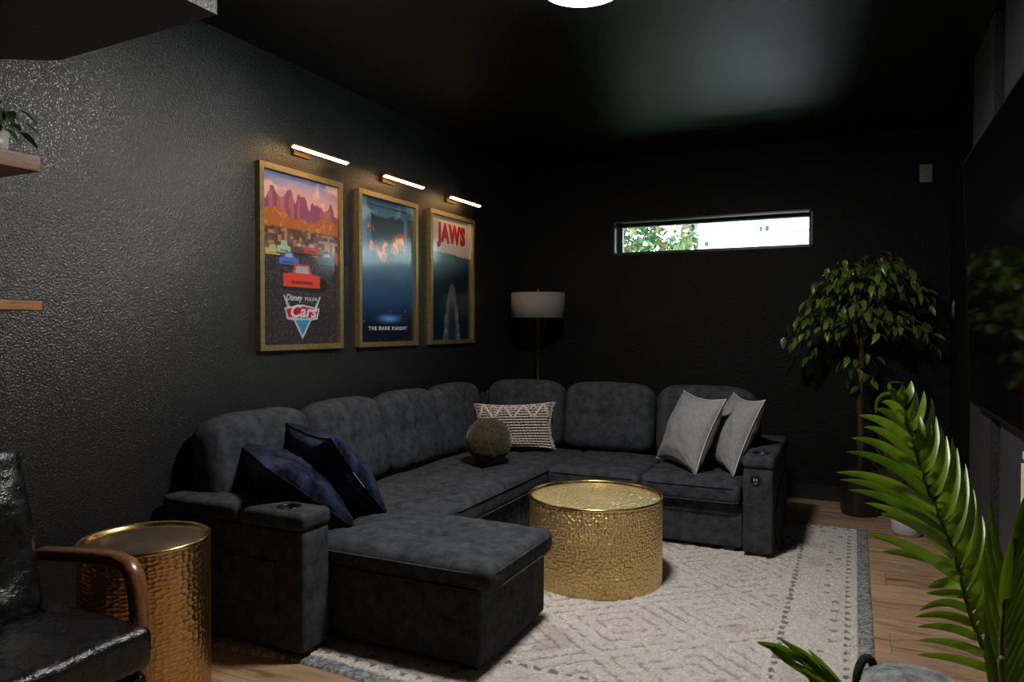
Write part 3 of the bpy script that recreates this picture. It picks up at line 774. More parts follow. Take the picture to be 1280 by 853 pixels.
pillow('throw_pillow', 'light grey pillow with pale piping, right beside the right sofa arm', D_, .44, .44, .17, M['grey_pillow'], 9, M['pillow_piping'], g2)
# woven lumbar pillow with yarn ridges and side fringe
L_ = [[-2.205, 4.11, .675], [-1.735, 4.27, .69], [-1.72, 4.22, .412], [-2.19, 4.06, .395]]
w, h, t = .50, .30, .12
lp = pillow('lumbar_pillow', 'cream and taupe woven lumbar pillow with fringed ends in the sofa corner', L_, w, h, t, M['yarn_dark'], 12)
nrow = 17
ridge = MB(); zig = MB()
def psurf(U, V): return (U * w / 2 * (1 - .13 * (1 - V ** 2) * abs(U) ** 2), -t / 2 * (max(0, 1 - U ** 2)) ** .5 * (max(0, 1 - V ** 2)) ** .5 * 1.06, V * h / 2 * (1 - .13 * (1 - U ** 2) * abs(V) ** 2))
for r_ in range(nrow):
    V = -.95 + 1.9 * r_ / (nrow - 1)
    pts = []; rr = []
    for k in range(61):
        U = -.985 + 1.97 * k / 60; x, y, z = psurf(U, V)
        pts.append((x, y - .002, z + .0012 * math.sin(k * 1.7 + r_))); rr.append(.0052 + .0022 * math.sin(k * 2.3 + r_ * 1.3))
    ridge.tube(pts, rr, 6)
ridge.build('yarn_row', M['yarn'], lp, True)['kind'] = 'stuff'
for k in range(4):
    u0 = -.78 + k * .52
    for s_ in (-1, 1):
        pts = []
        for q in range(9):
            x, y, z = psurf(u0 + s_ * .24 * q / 8, .93 - .62 * q / 8); pts.append((x, y - .006, z))
        zig.tube(pts, .0085, 6)
    if k < 3:
        for s_ in (-1, 1):
            zig.tube([tuple(np.array(psurf(u0 + .26 + s_ * .08 * q / 3, .93 - .16 * q / 3)) + (0, -.005, 0)) for q in range(4)], .008, 6)
zig.build('zigzag_yarn', M['yarn'], lp, True)
fr = MB()
for s_ in (-1, 1):
    for k in range(34):
        V = -.97 + 1.94 * k / 33; x, y, z = psurf(s_, V)
        fr.tube([(x - s_ * .004, 0, z), (x + s_ * .010, -.004 + .008 * random.random(), z - .002), (x + s_ * (.014 + .008 * random.random()), .0, z - .006 * random.random())], [.0034, .003, .002], 5)
fr.build('fringe', M['yarn'], lp, True)['kind'] = 'stuff'
# olive ball pillow
bp = at(611, 545, D=4.13); bp.z = .395 + .130
n_b = 44; vb = []
bm_v = []
mbb = MB().lathe([(.0001 if k in (0, n_b) else .132 * math.sin(math.pi * k / n_b), -.132 * math.cos(math.pi * k / n_b)) for k in range(n_b + 1)], 88)
P = np.array(mbb.v); nrm = P / np.linalg.norm(P, axis=1, keepdims=True)
P = P * (1 + .035 * fbm(nrm * 4, 2) + .045 * fbm(nrm * 14, 4))[:, None]; P[:, 2] *= .97
mbb.v = [tuple(q) for q in P]
tag(mbb.build('ball_pillow', M['olive'], smooth=True, loc=bp), 'olive green fuzzy ball pillow in front of the woven lumbar pillow', 'pillow')

# ------------------------------------------------------------ gold drum coffee table and side table
ct = empty('coffee_table', 'wide gold dimpled drum coffee table standing on the cream rug', 'table', (-1.083, 3.185, .012))
r_, h_ = .306, .388
MB().lathe([(r_ - .002, 0), (r_, .002), (r_, h_ - .012)], 128).build('drum_side', M['gold_dimple'], ct, True)
MB().lathe([(r_, h_ - .012), (r_ + .0025, h_ - .009), (r_ + .0015, h_), (r_ - .006, h_), (r_ - .010, h_ - .004), (r_ - .012, h_ - .014)], 128).build('rim', M['gold_rim'], ct, True)
MB().lathe([(r_ - .010, h_ - .022), (r_ - .012, h_ - .014), (r_ - .04, h_ - .016), (0, h_ - .016)], 128).build('tray_top', M['gold_dimple_top'], ct, True)
st = empty('side_table', 'tall bronze gold hammered drum side table beside the black leather armchair', 'table', (-2.045, 1.572, 0))
r_, h_ = .192, .502
MB().lathe([(r_ - .002, 0), (r_, .002), (r_, h_ - .012)], 128).build('drum_side', M['gold_hammer'], st, True)
MB().lathe([(r_, h_ - .012), (r_ + .002, h_ - .008), (r_ + .001, h_), (r_ - .005, h_), (r_ - .012, h_ - .004), (r_ - .014, h_ - .012), (r_ - .022, h_ - .014)], 128).build('rim', M['gold_rim'], st, True)
MB().lathe([(r_ - .02, h_ - .020), (r_ - .022, h_ - .014), (0, h_ - .014)], 96).build('tray_top', M['bronze_top'], st, True)

# ------------------------------------------------------------ rug
RX0, RX1, RY0, RY1 = -2.12, .075, 1.915, 4.62
step = .0058
nx = int((RX1 - RX0) / step); ny = int((RY1 - RY0) / step)
xs = np.linspace(RX0, RX1, nx); ys = np.linspace(RY0, RY1, ny)
Xg, Yg = np.meshgrid(xs, ys); X = Xg.ravel(); Y = Yg.ravel()
jx = .006 * vnoise(np.c_[X * 40, Y * 40], 31); jy = .006 * vnoise(np.c_[X * 40, Y * 40], 32)
xx = X + jx; yy = Y + jy
n_f = fbm(np.c_[X * 60, Y * 60], 33, 3); n_m = fbm(np.c_[X * 3.2, Y * 3.2], 35, 3); n_d = vnoise(np.c_[X * 45, Y * 45], 36); n_w = vnoise(np.c_[X * 7, Y * 7], 38)
base_c = np.array([.80, .735, .665]); tan = np.array([.50, .42, .35]); dark = np.array([.13, .125, .135]); mid = np.array([.36, .33, .32])
col = np.tile(base_c, (len(X), 1)) * (1 + .10 * n_f + .07 * n_m)[:, None]
fld = xx < -.275
a_ = (xx + .81) / .66 + (yy - 2.70) / .57; b_ = (xx + .81) / .66 - (yy - 2.70) / .57
fa = np.abs(((a_ + .5) % 1) - .5) * 2; fb = np.abs(((b_ + .5) % 1) - .5) * 2
e = np.maximum(fa, fb)      # 0 in the middle of a diamond, 1 on its border
cell = (np.floor(a_ + .5) * 7 + np.floor(b_ + .5) * 3)
col = mask(col, tan, fld * sm(.15, .5, vnoise(np.c_[X * 9, Y * 9], 40)) * sm(.0, .3, n_m + .1) * .55)
def ring(level, wd): return np.exp(-((e - level) / wd) ** 2)
lines = np.maximum.reduce([ring(.86, .030), ring(.55, .032) * .9, ring(.30, .034) * .8, np.exp(-(e / .09) ** 2) * .9])
dash = sm(-.55, .15, n_d + .55 * n_w)
col = mask(col, dark, fld * lines * dash * .64)
col = mask(col, mid, fld * sm(.45, .9, lines) * .12)
# border bands along all four sides, measured from the nearest edge
d = np.minimum.reduce([RX1 - X, X - RX0, RY1 - Y, Y - RY0])
along = np.where((RX1 - X < np.minimum(RY1 - Y, Y - RY0)) | (X - RX0 < np.minimum(RY1 - Y, Y - RY0)), Y, X)
brd = d < .335
col = mask(col, base_c * (1 + .08 * n_f[:, None]), brd * 1.)
ph = (along / .055) % 1 - .5
col = mask(col, dark, (np.abs(d - .317) < .010 + .006 * vnoise(np.c_[X * 30, Y * 30], 41)) * (np.abs(ph) < .30) * .8)
ph = (along / .105) % 1 - .5
col = mask(col, dark, (np.abs(d - .160 - .02 * np.sign(vnoise(np.c_[along * 9, along * 0], 44))) < .012) * (np.abs(ph) < .11) * .65)
ph = (along / .066) % 1 - .5
col = mask(col, dark, (d > .078) * (d < .103) * (np.abs(ph) < .26 * (d - .074) / .028) * .85)
col = mask(col, tan * .9, (d > .20) * (d < .29) * sm(.1, .6, n_w) * .35)
sp = vnoise(np.c_[X * 170, Y * 170], 45)
bind = d < .054
col = np.where(bind[:, None], lerp((.16, .165, .18), (.50, .49, .48), sm(-.35, .45, sp + .3 * n_f)), col)
col = np.clip(col * (1 + .13 * rng.normal(0, 1, len(X)))[:, None], 0.02, .92)
z = .014 + .0042 * fbm(np.c_[X * 75, Y * 75], 50, 2) + .003 * n_m + .0018 * rng.normal(0, 1, len(X)) - .004 * lines * fld
z = np.where(bind, .009 + .001 * sp, z)
lift = .010 * np.exp(-((X + 1.95) / .14) ** 2) * np.exp(-((Y - RY0) / .12) ** 2)
z = np.maximum(z, .003) + lift
eg = np.minimum(d / .006, 1); z = z * eg
yo = np.where(Y - RY0 < .25, .018 * np.sin(X * 6.5) * (1 - np.clip((Y - RY0) / .25, 0, 1)), 0)
me = bpy.data.meshes.new('rug')
i = np.arange(nx * ny).reshape(ny, nx); fq = np.stack([i[:-1, :-1], i[:-1, 1:], i[1:, 1:], i[1:, :-1]], -1).reshape(-1, 4)
me.vertices.add(nx * ny); me.vertices.foreach_set('co', np.c_[X, Y + yo, z].astype(np.float32).ravel())
me.loops.add(fq.size); me.loops.foreach_set('vertex_index', fq.astype(np.int32).ravel())
me.polygons.add(len(fq)); me.polygons.foreach_set('loop_start', (np.arange(len(fq)) * 4).astype(np.int32))
me.polygons.foreach_set('use_smooth', np.ones(len(fq), bool)); me.update(calc_edges=True); me.validate()
ca = me.color_attributes.new('Col', 'FLOAT_COLOR', 'POINT'); ca.data.foreach_set('color', np.c_[col, np.ones(len(col))].astype(np.float32).ravel())
rug = tag(link('rug', me, M['rug']), 'large cream shaggy rug with grey diamond pattern under sofa and coffee table', 'rug')

# ------------------------------------------------------------ floor lamp in the corner
lm = empty('floor_lamp', 'floor lamp with a white drum shade behind the sofa in the corner', 'floor lamp', (-2.14, 4.96, 0))
MB().lathe([(0, 0), (.14, 0), (.14, .018), (.02, .03), (0, .03)], 40).build('lamp_foot', M['black_metal'], lm, True)
MB().tube([(0, 0, .02), (0, 0, 1.02)], .016, 12).build('lower_pole', M['black_metal'], lm, True)
tag(MB().tube([(0, 0, 1.02), (0, 0, 1.44)], .006, 10).build('upper_pole', M['brass'], lm, True), 'thin brass upper pole')
sh_ = MB().lathe([(.196, 1.245), (.200, 1.245), (.200, 1.430), (.196, 1.430), (.196, 1.245)], 64)
sh_.build('lamp_shade', M['lampshade'], lm, True)
MB().tube([(-.19, 0, 1.40), (.19, 0, 1.40)], .002, 5).tube([(0, -.19, 1.40), (0, .19, 1.40)], .002, 5).build('shade_spider', M['brass'], lm)
MB().lathe([(0, 1.44), (.006, 1.445), (.004, 1.456), (0, 1.46)], 12).build('finial', M['brass'], lm, True)
for s_ in (-1, 1): MB().tube([(s_ * .06, 0, 1.35), (s_ * .06, 0, 1.19)], .0016, 5).tube([(s_ * .06, 0, 1.19), (s_ * .06, 0, 1.175)], .004, 6).build('pull_chain', M['brass'], lm)

# ------------------------------------------------------------ outlet, switch, tv, console
ou = empty('wall_outlet', 'ivory duplex outlet plate high on the back wall near the right corner', 'outlet', (.403, Y1, 2.157))
rb_obj('cover_plate', -.035, .035, -.006, 0, -.057, .057, .003, M['white_plastic'], ou, .05)
for s_ in (-1, 1):
    so = rb_obj('socket', -.017, .017, -.009, -.004, s_ * .021 - .014, s_ * .021 + .014, .003, M['white_plastic'], ou, .05)
    for q in (-.006, .006): MB().box(q - .0015, q + .0015, -.0095, -.0088, s_ * .021 - .003, s_ * .021 + .006).build('slot', M['black_plastic'], so)
    MB().box(-.002, .002, -.0095, -.0088, s_ * .021 - .010, s_ * .021 - .006).build('slot', M['black_plastic'], so)
swt = empty('light_switch', 'ivory rocker switch on the right wall past the television', 'switch', (X1, 5.13, 1.278))
rb_obj('cover_plate', -.006, 0, -.035, .035, -.057, .057, .003, M['white_plastic'], swt, .05)
rb_obj('rocker', -.010, -.005, -.016, .016, -.032, .032, .002, M['white_plastic'], swt, .05)

tp = MB(); P_t = struct(MB().box(.500, X1, 3.47, 4.04, 0, H).build('trim_1', M['wall_panel']))
MB().box(.500, X1, .6, 3.245, 0, H).build('panel_board', M['wall_panel'], P_t)
tv = empty('television', 'large wall-mounted television tilted down on the right wall', 'television', (.4595, 3.70, .845), (0, 0, 0))
tilt = math.atan2(.459 - .422, 1.04); tv.rotation_euler = (0, -tilt, 0)
TL_ = 1.86; TH = 1.045
MB().box(.004, .040, -TL_, 0, 0, TH).build('tv_body', M['black_plastic'], tv)
MB().box(.0, .004, -TL_ + .006, -.006, .012, TH - .006).build('screen', M['screen'], tv)
for (a, b_, c_, d_) in ((-TL_, 0, 0, .012), (-TL_, 0, TH - .006, TH), (-.006, 0, 0, TH), (-TL_, -TL_ + .006, 0, TH)):
    MB().box(-.001, .004, a, b_, c_, d_).build('bezel', M['black_metal'], tv)
MB().box(.038, .075, -1.2, -.7, .35, .75).build('wall_bracket', M['black_metal'], tv)
cc_ = empty('cable_cover', 'black vertical cable cover on the right wall under the television', 'cable cover', (X1, 3.36, 0))
MB().box(-.014, 0, -.030, .030, .11, .86).build('channel', M['black_metal'], cc_)
MB().box(-.018, -.0135, -.022, .022, .11, .86).build('snap_lid', M['black_plastic'], cc_)
co = empty('media_console', 'cream slab-front media console below the television at the right edge', 'console', (.42, 1.30, 0))
MB().box(.004, .078, 0, 1.05, .04, .815).build('cabinet_body', M['console'], co)
MB().box(-.006, .078, -.005, 1.055, .815, .835).build('console_top', M['console'], co)
for k in range(3):
    MB().box(-.012, .003, .006 + k * .348, .344 + k * .348, .06, .805).build('door', M['console'], co)
for yk in (.05, 1.0): MB().box(.02, .075, yk - .02, yk + .02, 0, .04).build('foot', M['black_plastic'], co)

# ------------------------------------------------------------ floating shelves and their plant
for zb, zt, lab in ((1.636, 1.682, 'thick oak floating shelf at left edge holding the small potted plant'), (1.222, 1.250, 'thin oak floating shelf at left edge, below the one with the plant')):
    s_ = rb_obj('floating_shelf', 0, .25, -.95, 0, 0, zt - zb, .002, M['shelf_oak'], None, .4)
    s_.location = (X0, 1.352, zb)
    if zb < 1.5: s_.data.materials.clear(); s_.data.materials.append(M['shelf_lit'])
    tag(s_, lab, 'shelf', 'oak floating shelves on the left wall')
pp = empty('potted_vine', 'small trailing plant in a white pot on the upper floating shelf', 'potted plant', (-2.33, 1.288, 1.682))
MB().lathe([(0, 0), (.038, 0), (.045, .075), (.042, .075), (.036, .006), (0, .006)], 40).build('pot', M['white_ceramic'], pp, True)
MB().lathe([(0, .066), (.041, .066)], 24).build('soil', M['soil'], pp)
def leaf_mesh(name, L, W, fold=.25, droop=.3, n=5):
    v = []; f = []
    for k in range(n + 1):
        t = k / n; w = W * math.sin(math.pi * t ** .8) ** .8 * (1 - .25 * t) if 0 < t < 1 else 0
        x = L * t; z = -droop * L * t * t
        v += [(x, -w, z + fold * w), (x, 0, z), (x, w, z + fold * w)]
    for k in range(n):
        a = 3 * k; f += [(a, a + 3, a + 4, a + 1), (a + 1, a + 4, a + 5, a + 2)]
    return mesh(name, v, f, True)
vl = leaf_mesh('vine_leaf', .065, .017); vl.materials.append(M['vine_leaf'])
lr = random.Random(11)
for k in range(16):
    a = lr.uniform(-.6, 2.6) if k < 13 else lr.uniform(3, 6); L = lr.uniform(.04, .10); up = lr.uniform(.01, .10)
    p0 = Vector((0, 0, .07)); p1 = Vector((math.cos(a) * L * .6, math.sin(a) * L * .6, .08 + up)); p2 = Vector((math.cos(a) * L, math.sin(a) * L, .07 + up * .8))
    s_ = MB().tube([p0, p1, p2], .0015, 5).build('stem', M['palm_stem'], pp)
    o = link('leaf', vl, None, pp, p2, (lr.uniform(-.4, .4), lr.uniform(.1, .9), a + lr.uniform(-.4, .4)))

# ------------------------------------------------------------ black leather armchair
ac = empty('armchair', 'black leather armchair with bent walnut arms in the lower left corner', 'armchair', (-1.85, .98, 0))
ao = np.array([-1.85, .98, 0])
def abox(name, x0, x1, y0, y1, z0, z1, r, mat, step=.03, fn=None, **k):
    return rb_obj(name, x0 - ao[0], x1 - ao[0], y0 - ao[1], y1 - ao[1], z0, z1, r, M[mat], ac, step, fn, **k)
def lea_fn(seed, puff=.018, hx=.2, hy=.28):
    def fn(p):
        p = p.copy(); w = np.clip(1 - (p[:, 0] / hx) ** 2, 0, 1) * np.clip(1 - (p[:, 1] / hy) ** 2, 0, 1)
        p[:, 2] += np.where(p[:, 2] > 0, puff * w, 0) + .004 * fbm(p * 12, seed); p[:, 0] += .004 * fbm(p * 14, seed + 1)
        return p
    return fn
abox('seat_cushion', -2.14, -1.618, .70, 1.272, .295, .408, .030, 'leather', .02, lea_fn(1, .012, .255, .28))
abox('seat_deck', -2.14, -1.630, .70, 1.266, .185, .288, .028, 'leather', .03, lea_fn(2, 0))
sp_ = edge_loop(.515, .56, 0, 14)
MB().tube([(x - 2.14 + .254 + 1.85 - .0, z + .981 - .98, .372) for x, _, z in sp_], .0035, 6, True).build('seat_welt', M['leather'], ac, True)
# pleated back cushion, leaning
def bk_fn(p):
    p = p.copy(); s_ = p[:, 0] > 0
    w = np.clip(1 - (p[:, 1] / .27) ** 4, 0, 1)
    pl = .020 * w + .010 * np.sin(p[:, 2] * 24) * w + .014 * fbm(p * 8, 5) + .006 * fbm(p * 22, 6)
    p[:, 0] += np.where(s_, pl, 0); return p
p, f = rbox(.075, .265, .235, .045, .016, 3, bk_fn)
link('back_cushion', mesh('back_cushion', p, f, True), M['leather'], ac, (-.255, -.015, .605), (0, R(-13), 0))
def bent(yc):
    pts = [(-2.20, .47), (-2.12, .515), (-1.98, .530), (-1.87, .541), (-1.80, .543), (-1.755, .534), (-1.735, .510), (-1.722, .475), (-1.716, .42), (-1.712, .25), (-1.705, 0)]
    mb = MB(); n = len(pts); v = []; f = []
    for i, (x, z) in enumerate(pts):
        a = Vector(pts[max(i - 1, 0)]); b = Vector(pts[min(i + 1, n - 1)]); t = (b - a).normalized(); nn = Vector((-t.y, t.x))
        hw, ht = .024, .019
        for k in range(12):
            q = 2 * math.pi * k / 12; cy_, cn = math.cos(q), math.sin(q); e_ = 3.5
            rr = (abs(cy_) ** e_ + abs(cn) ** e_) ** (-1 / e_)
            v.append((x + nn.x * cn * rr * ht + 1.85, yc + cy_ * rr * hw - .98, z + nn.y * cn * rr * ht))
    for i in range(n - 1):
        for k in range(12): l = (k + 1) % 12; f.append((i * 12 + k, (i + 1) * 12 + k, (i + 1) * 12 + l, i * 12 + l))
    f += [tuple(range(12)), tuple((n - 1) * 12 + k for k in range(11, -1, -1))]
    mb.add(v, f).build('bent_arm', M['walnut'], ac, True)
bent(1.298); bent(.662)
for yc in (1.29, .67):
    MB().tube([(-2.16 + 1.85, yc - .98, .50), (-2.23 + 1.85, yc - .98, .25), (-2.27 + 1.85, yc - .98, 0)], [.017, .018, .015], 10).build('rear_leg', M['walnut'], ac, True)
MB().box(-.38, .15, -.30, -.28, .20, .24).box(-.38, .15, .28, .30, .20, .24).build('side_rail', M['walnut'], ac)

# ------------------------------------------------------------ ficus tree
fi = empty('ficus_tree', 'leafy artificial ficus tree in a dark bronze pot beside the back wall', 'potted tree', (.035, 5.02, 0))
MB().lathe([(0, 0), (.100, 0), (.108, .02), (.128, .24), (.134, .25), (.134, .265), (.122, .265), (.118, .24), (0, .235)], 48).build('pot', M['dark_pot'], fi, True)
MB().lathe([(0, .243), (.118, .243)], 32).build('soil', M['soil'], fi)
MB().tube([(0, 0, .2), (.01, -.01, .45), (-.004, .0, .7), (.008, -.008, .95), (0, -.01, 1.15)], [.020, .018, .017, .016, .012], 10).build('trunk', M['bark'], fi, True)
MB().tube([(.012, .01, .24), (-.012, -.006, .45), (.016, .008, .70), (-.004, -.004, .95)], .008, 8).build('trunk', M['bark'], fi, True)
fleaf = [leaf_mesh('ficus_leaf', .080, .0205, .3, .25, 4), leaf_mesh('ficus_leaf', .068, .0175, .4, .4, 4), leaf_mesh('ficus_leaf', .086, .022, .2, .15, 4)]
for q in fleaf: q.materials.append(M['ficus_leaf'])
fr_ = random.Random(21)
leaves = []
nb = 34
for k in range(nb):
    a = 2 * math.pi * (k * .618) ; ring_ = math.sqrt((k + .5) / nb)
    R_ = .10 + .36 * ring_
    ex = math.cos(a) * R_; ey = math.sin(a) * R_ * .52 - .12
    ex = min(max(ex, -.47), .43); ey = min(ey, .20)
    top = 1.72 - .44 * ring_ ** 2 + fr_.uniform(-.07, .07)
    if ex < -.25: top -= .06
    base_z = fr_.uniform(.98, 1.25)
    p0 = Vector((0, -.01, base_z)); p3 = Vector((ex, ey, top - .10 - .10 * ring_)); p1 = Vector((ex * .25, ey * .25, top - .1)); p2 = Vector((ex * .72, ey * .75, top + .03))
    pts = []
    for j in range(9):
        t = j / 8; pts.append(p0 * (1 - t) ** 3 + p1 * 3 * t * (1 - t) ** 2 + p2 * 3 * t * t * (1 - t) + p3 * t ** 3)
    MB().tube(pts, [.006 - .0045 * j / 8 for j in range(9)], 5).build('branch', M['bark'], fi, True)
    nl = 16
    for j in range(nl):
        t = .30 + .72 * j / (nl - 1); t = min(t, 1)
        P_ = p0 * (1 - t) ** 3 + p1 * 3 * t * (1 - t) ** 2 + p2 * 3 * t * t * (1 - t) + p3 * t ** 3
        P_ = P_ + Vector((fr_.uniform(-.045, .045), fr_.uniform(-.045, .045), fr_.uniform(-.05, .03)))
        leaves.append((P_, math.atan2(p3.y, p3.x) + fr_.uniform(-1.5, 1.5), fr_.uniform(.2, 1.3), fr_.uniform(-.6, .6)))
for k in range(26):   # sprigs low on the trunk
    leaves.append((Vector((fr_.uniform(-.12, .10), fr_.uniform(-.14, .04), fr_.uniform(.80, 1.02))), fr_.uniform(0, 6.28), fr_.uniform(.4, 1.3), fr_.uniform(-.5, .5)))
def okleaf(l):
    P_ = l[0]; return P_.y + 5.02 < 5.22 and P_.x + .035 < .47
leaves = [l for l in leaves if okleaf(l)]
leaves.sort(key=lambda l: l[0].y)
stuff = MB()
for k, (P_, a, dn, rl) in enumerate(leaves):
    me = fleaf[k % 3]
    if k < 300: link('leaf', me, None, fi, P_, (rl, dn, a))
    else:
        mt = Matrix.Translation(P_) @ Euler((rl, dn, a)).to_matrix().to_4x4()
        stuff.add([tuple(mt @ v.co) for v in me.vertices], [tuple(p.vertices) for p in me.polygons])
stuff.build('leaf_mass', M['ficus_leaf'], fi, True)['kind'] = 'stuff'

# ------------------------------------------------------------ grass plant in white pot
gp = empty('potted_grass', 'thin grass plant in a small white pot beside the dark ficus pot', 'potted plant', (.275, 4.63, 0))
MB().lathe([(0, 0), (.068, 0), (.078, .02), (.084, .13), (.079, .13), (.074, .1), (0, .1)], 40).build('pot', M['white_ceramic'], gp, True)
gs = MB(); gr_ = random.Random(4)
for k in range(150):
    a = gr_.uniform(0, 6.28); rr = gr_.uniform(0, .06); s_ = gr_.uniform(.05, .18); hh = gr_.uniform(.28, .52)
    x0, y0 = math.cos(a) * rr, math.sin(a) * rr; dx, dy = math.cos(a) * s_, math.sin(a) * s_
    gs.tube([(x0, y0, .10), (x0 + dx * .4, y0 + dy * .4, .10 + hh * .65), (x0 + dx, y0 + dy, .10 + hh)], [.0022, .0018, .0006], 3)
gs.build('grass_blades', M['grass_leaf'], gp)['kind'] = 'stuff'

# ------------------------------------------------------------ palm in the foreground
pb_ = Vector((.262, 1.60, 0))
pa = empty('palm_plant', 'bright green potted palm with long arching fronds in the right foreground', 'potted palm', pb_)
MB().lathe([(0, 0), (.085, 0), (.092, .02), (.108, .24), (.112, .26), (.103, .26), (.098, .22), (0, .22)], 48).build('pot', M['dark_pot'], pa, True)
MB().lathe([(0, .225), (.098, .225)], 32).build('soil', M['soil'], pa)
def bez(a, b, c, t): return a * (1 - t) ** 2 + b * 2 * t * (1 - t) + c * t * t
def leaflet(frond, A, Bc, Cc, W, side_hint, fold=.35, n=12):
    v = []; f = []
    for k in range(n + 1):
        t = k / n; p = bez(A, Bc, Cc, t); tg = (bez(A, Bc, Cc, min(t + .02, 1)) - bez(A, Bc, Cc, max(t - .02, 0))).normalized()
        s_ = tg.cross(side_hint).normalized(); nn = s_.cross(tg).normalized()
        w = W * (min(1, (t + .10) / .22)) * (1 - t ** 2.6) ** .8 + .0004
        v += [p - s_ * w + nn * fold * w, p, p + s_ * w + nn * fold * w]
    for k in range(n):
        a = 3 * k; f += [(a, a + 3, a + 4, a + 1), (a + 1, a + 4, a + 5, a + 2)]
    me = mesh('leaflet', v, f, True); return link('leaflet', me, M['palm_leaf'], frond)
def frond(spine_px, depths, base_pt, rad=.0065):
    S_ = [at(x, y, D=d) for (x, y), d in zip(spine_px, depths)]
    pts = [base_pt] + S_ if base_pt is not None else S_
    # smooth with catmull-rom
    out = []
    for i in range(len(pts) - 1):
        a, b, c, d = pts[max(i - 1, 0)], pts[i], pts[i + 1], pts[min(i + 2, len(pts) - 1)]
        for k in range(5):
            t = k / 5; out.append(.5 * ((2 * b) + (c - a) * t + (2 * a - 5 * b + 4 * c - d) * t * t + (3 * b - a - 3 * c + d) * t ** 3))
    out.append(pts[-1])
    n = len(out)
    mb = MB().tube([p - pb_ for p in out], [rad * (1 - .75 * k / (n - 1)) for k in range(n)], 8)
    return mb.build('frond', M['palm_stem'], pa, True), out
# main frond: spine from the pot up to the tip
sp_px = [(1243, 853), (1236, 830), (1228, 808), (1217, 780), (1207, 747), (1196, 703), (1188, 681), (1171, 640), (1156, 604), (1144, 563), (1135, 535), (1124, 507), (1113, 487)]
dp = [1.36 + .012 * k for k in range(len(sp_px))]
fr1, sp1 = frond(sp_px, dp, Vector((.262, 1.60, .22)))
def on_spine(y):   # depth and px of the spine at a given image row
    for k in range(len(sp_px) - 1):
        (xa, ya), (xb, yb) = sp_px[k], sp_px[k + 1]
        if yb <= y <= ya: t = (ya - y) / (ya - yb); return xa + (xb - xa) * t, dp[k] + (dp[k + 1] - dp[k]) * t
    return (sp_px[-1][0], dp[-1]) if y < sp_px[-1][1] else (sp_px[0][0], dp[0])
toward = Vector((.2, -1, .35)).normalized()
left_tips = [  # (base row, tip x, tip y, depth shift, bulge px up)
    (838, 1146, 819, -.03, 2), (820, 1147, 801, -.05, 4), (800, 1147, 784, -.02, 6), (782, 1144, 772, .04, 8), (765, 1149, 764, .00, 14), (745, 1158, 742, .05, -4), (735, 1160, 735, .08, 4),
    (728, 1081, 668, -.03, 14), (712, 1102, 690, .03, 4), (700, 1081, 629, -.05, 18), (690, 1100, 642, .05, 8),
    (680, 1060, 613, -.02, 22), (662, 1050, 600, .02, 20), (645, 1045, 591, -.05, 20), (622, 1058, 565, .02, 18), (600, 1064, 548, -.04, 16),
    (580, 1080, 534, .03, 12), (562, 1073, 520, -.03, 12), (545, 1094, 512, .04, 8), (528, 1102, 503, -.02, 6), (512, 1109, 486, .03, 4)]
for k, (yb, tx, ty, ds, bl) in enumerate(left_tips):
    bx, bd = on_spine(yb); A = at(bx, yb, D=bd)
    Cc = at(tx, ty, D=bd + ds)
    Bc = at(bx * .52 + tx * .48, (yb + ty) / 2 - bl, D=bd + ds * .5 + .01) + Vector((0, 0, .012))
    leaflet(fr1, A - pb_, Bc - pb_, Cc - pb_, .0112 if yb < 740 else .0082, toward)
right_tips = [
    (500, 1128, 480, .02), (505, 1139, 476, -.02), (525, 1144, 489, .05), (538, 1155, 489, .09), (552, 1164, 497, .10), (560, 1150, 520, -.03), (575, 1163, 515, .02), (590, 1170, 521, .06), (605, 1176, 533, .00), (620, 1183, 545, .05),
    (635, 1190, 546, -.03), (650, 1196, 560, .05), (664, 1202, 585, .00), (678, 1207, 580, .07), (692, 1213, 600, -.02), (706, 1217, 612, .05), (720, 1222, 625, .0), (734, 1228, 645, .06),
    (748, 1233, 648, -.02), (762, 1238, 660, .05), (776, 1243, 664, .02), (792, 1249, 690, -.02), (808, 1254, 715, .04)]
for k, (yb, tx, ty, ds) in enumerate(right_tips):
    bx, bd = on_spine(yb); A = at(bx, yb, D=bd); Cc = at(tx, ty, D=bd + ds + .05)
    Bc = at(tx + (6 if yb > 540 else 2), yb * .72 + ty * .28, D=bd + ds * .5 - .02)
    leaflet(fr1, A - pb_, Bc - pb_, Cc - pb_, .0098, (Vector((-.3, -1, .1)) if k % 2 else Vector((.4, -1, .2))).normalized())
# curled tip
leaflet(fr1, at(1113, 487, D=1.51) - pb_, at(1106, 476, D=1.50) - pb_, at(1130, 479, D=1.49) - pb_, .0035, toward)
leaflet(fr1, at(1113, 492, D=1.51) - pb_, at(1092, 494, D=1.50) - pb_, at(1095, 517, D=1.49) - pb_, .004, toward)
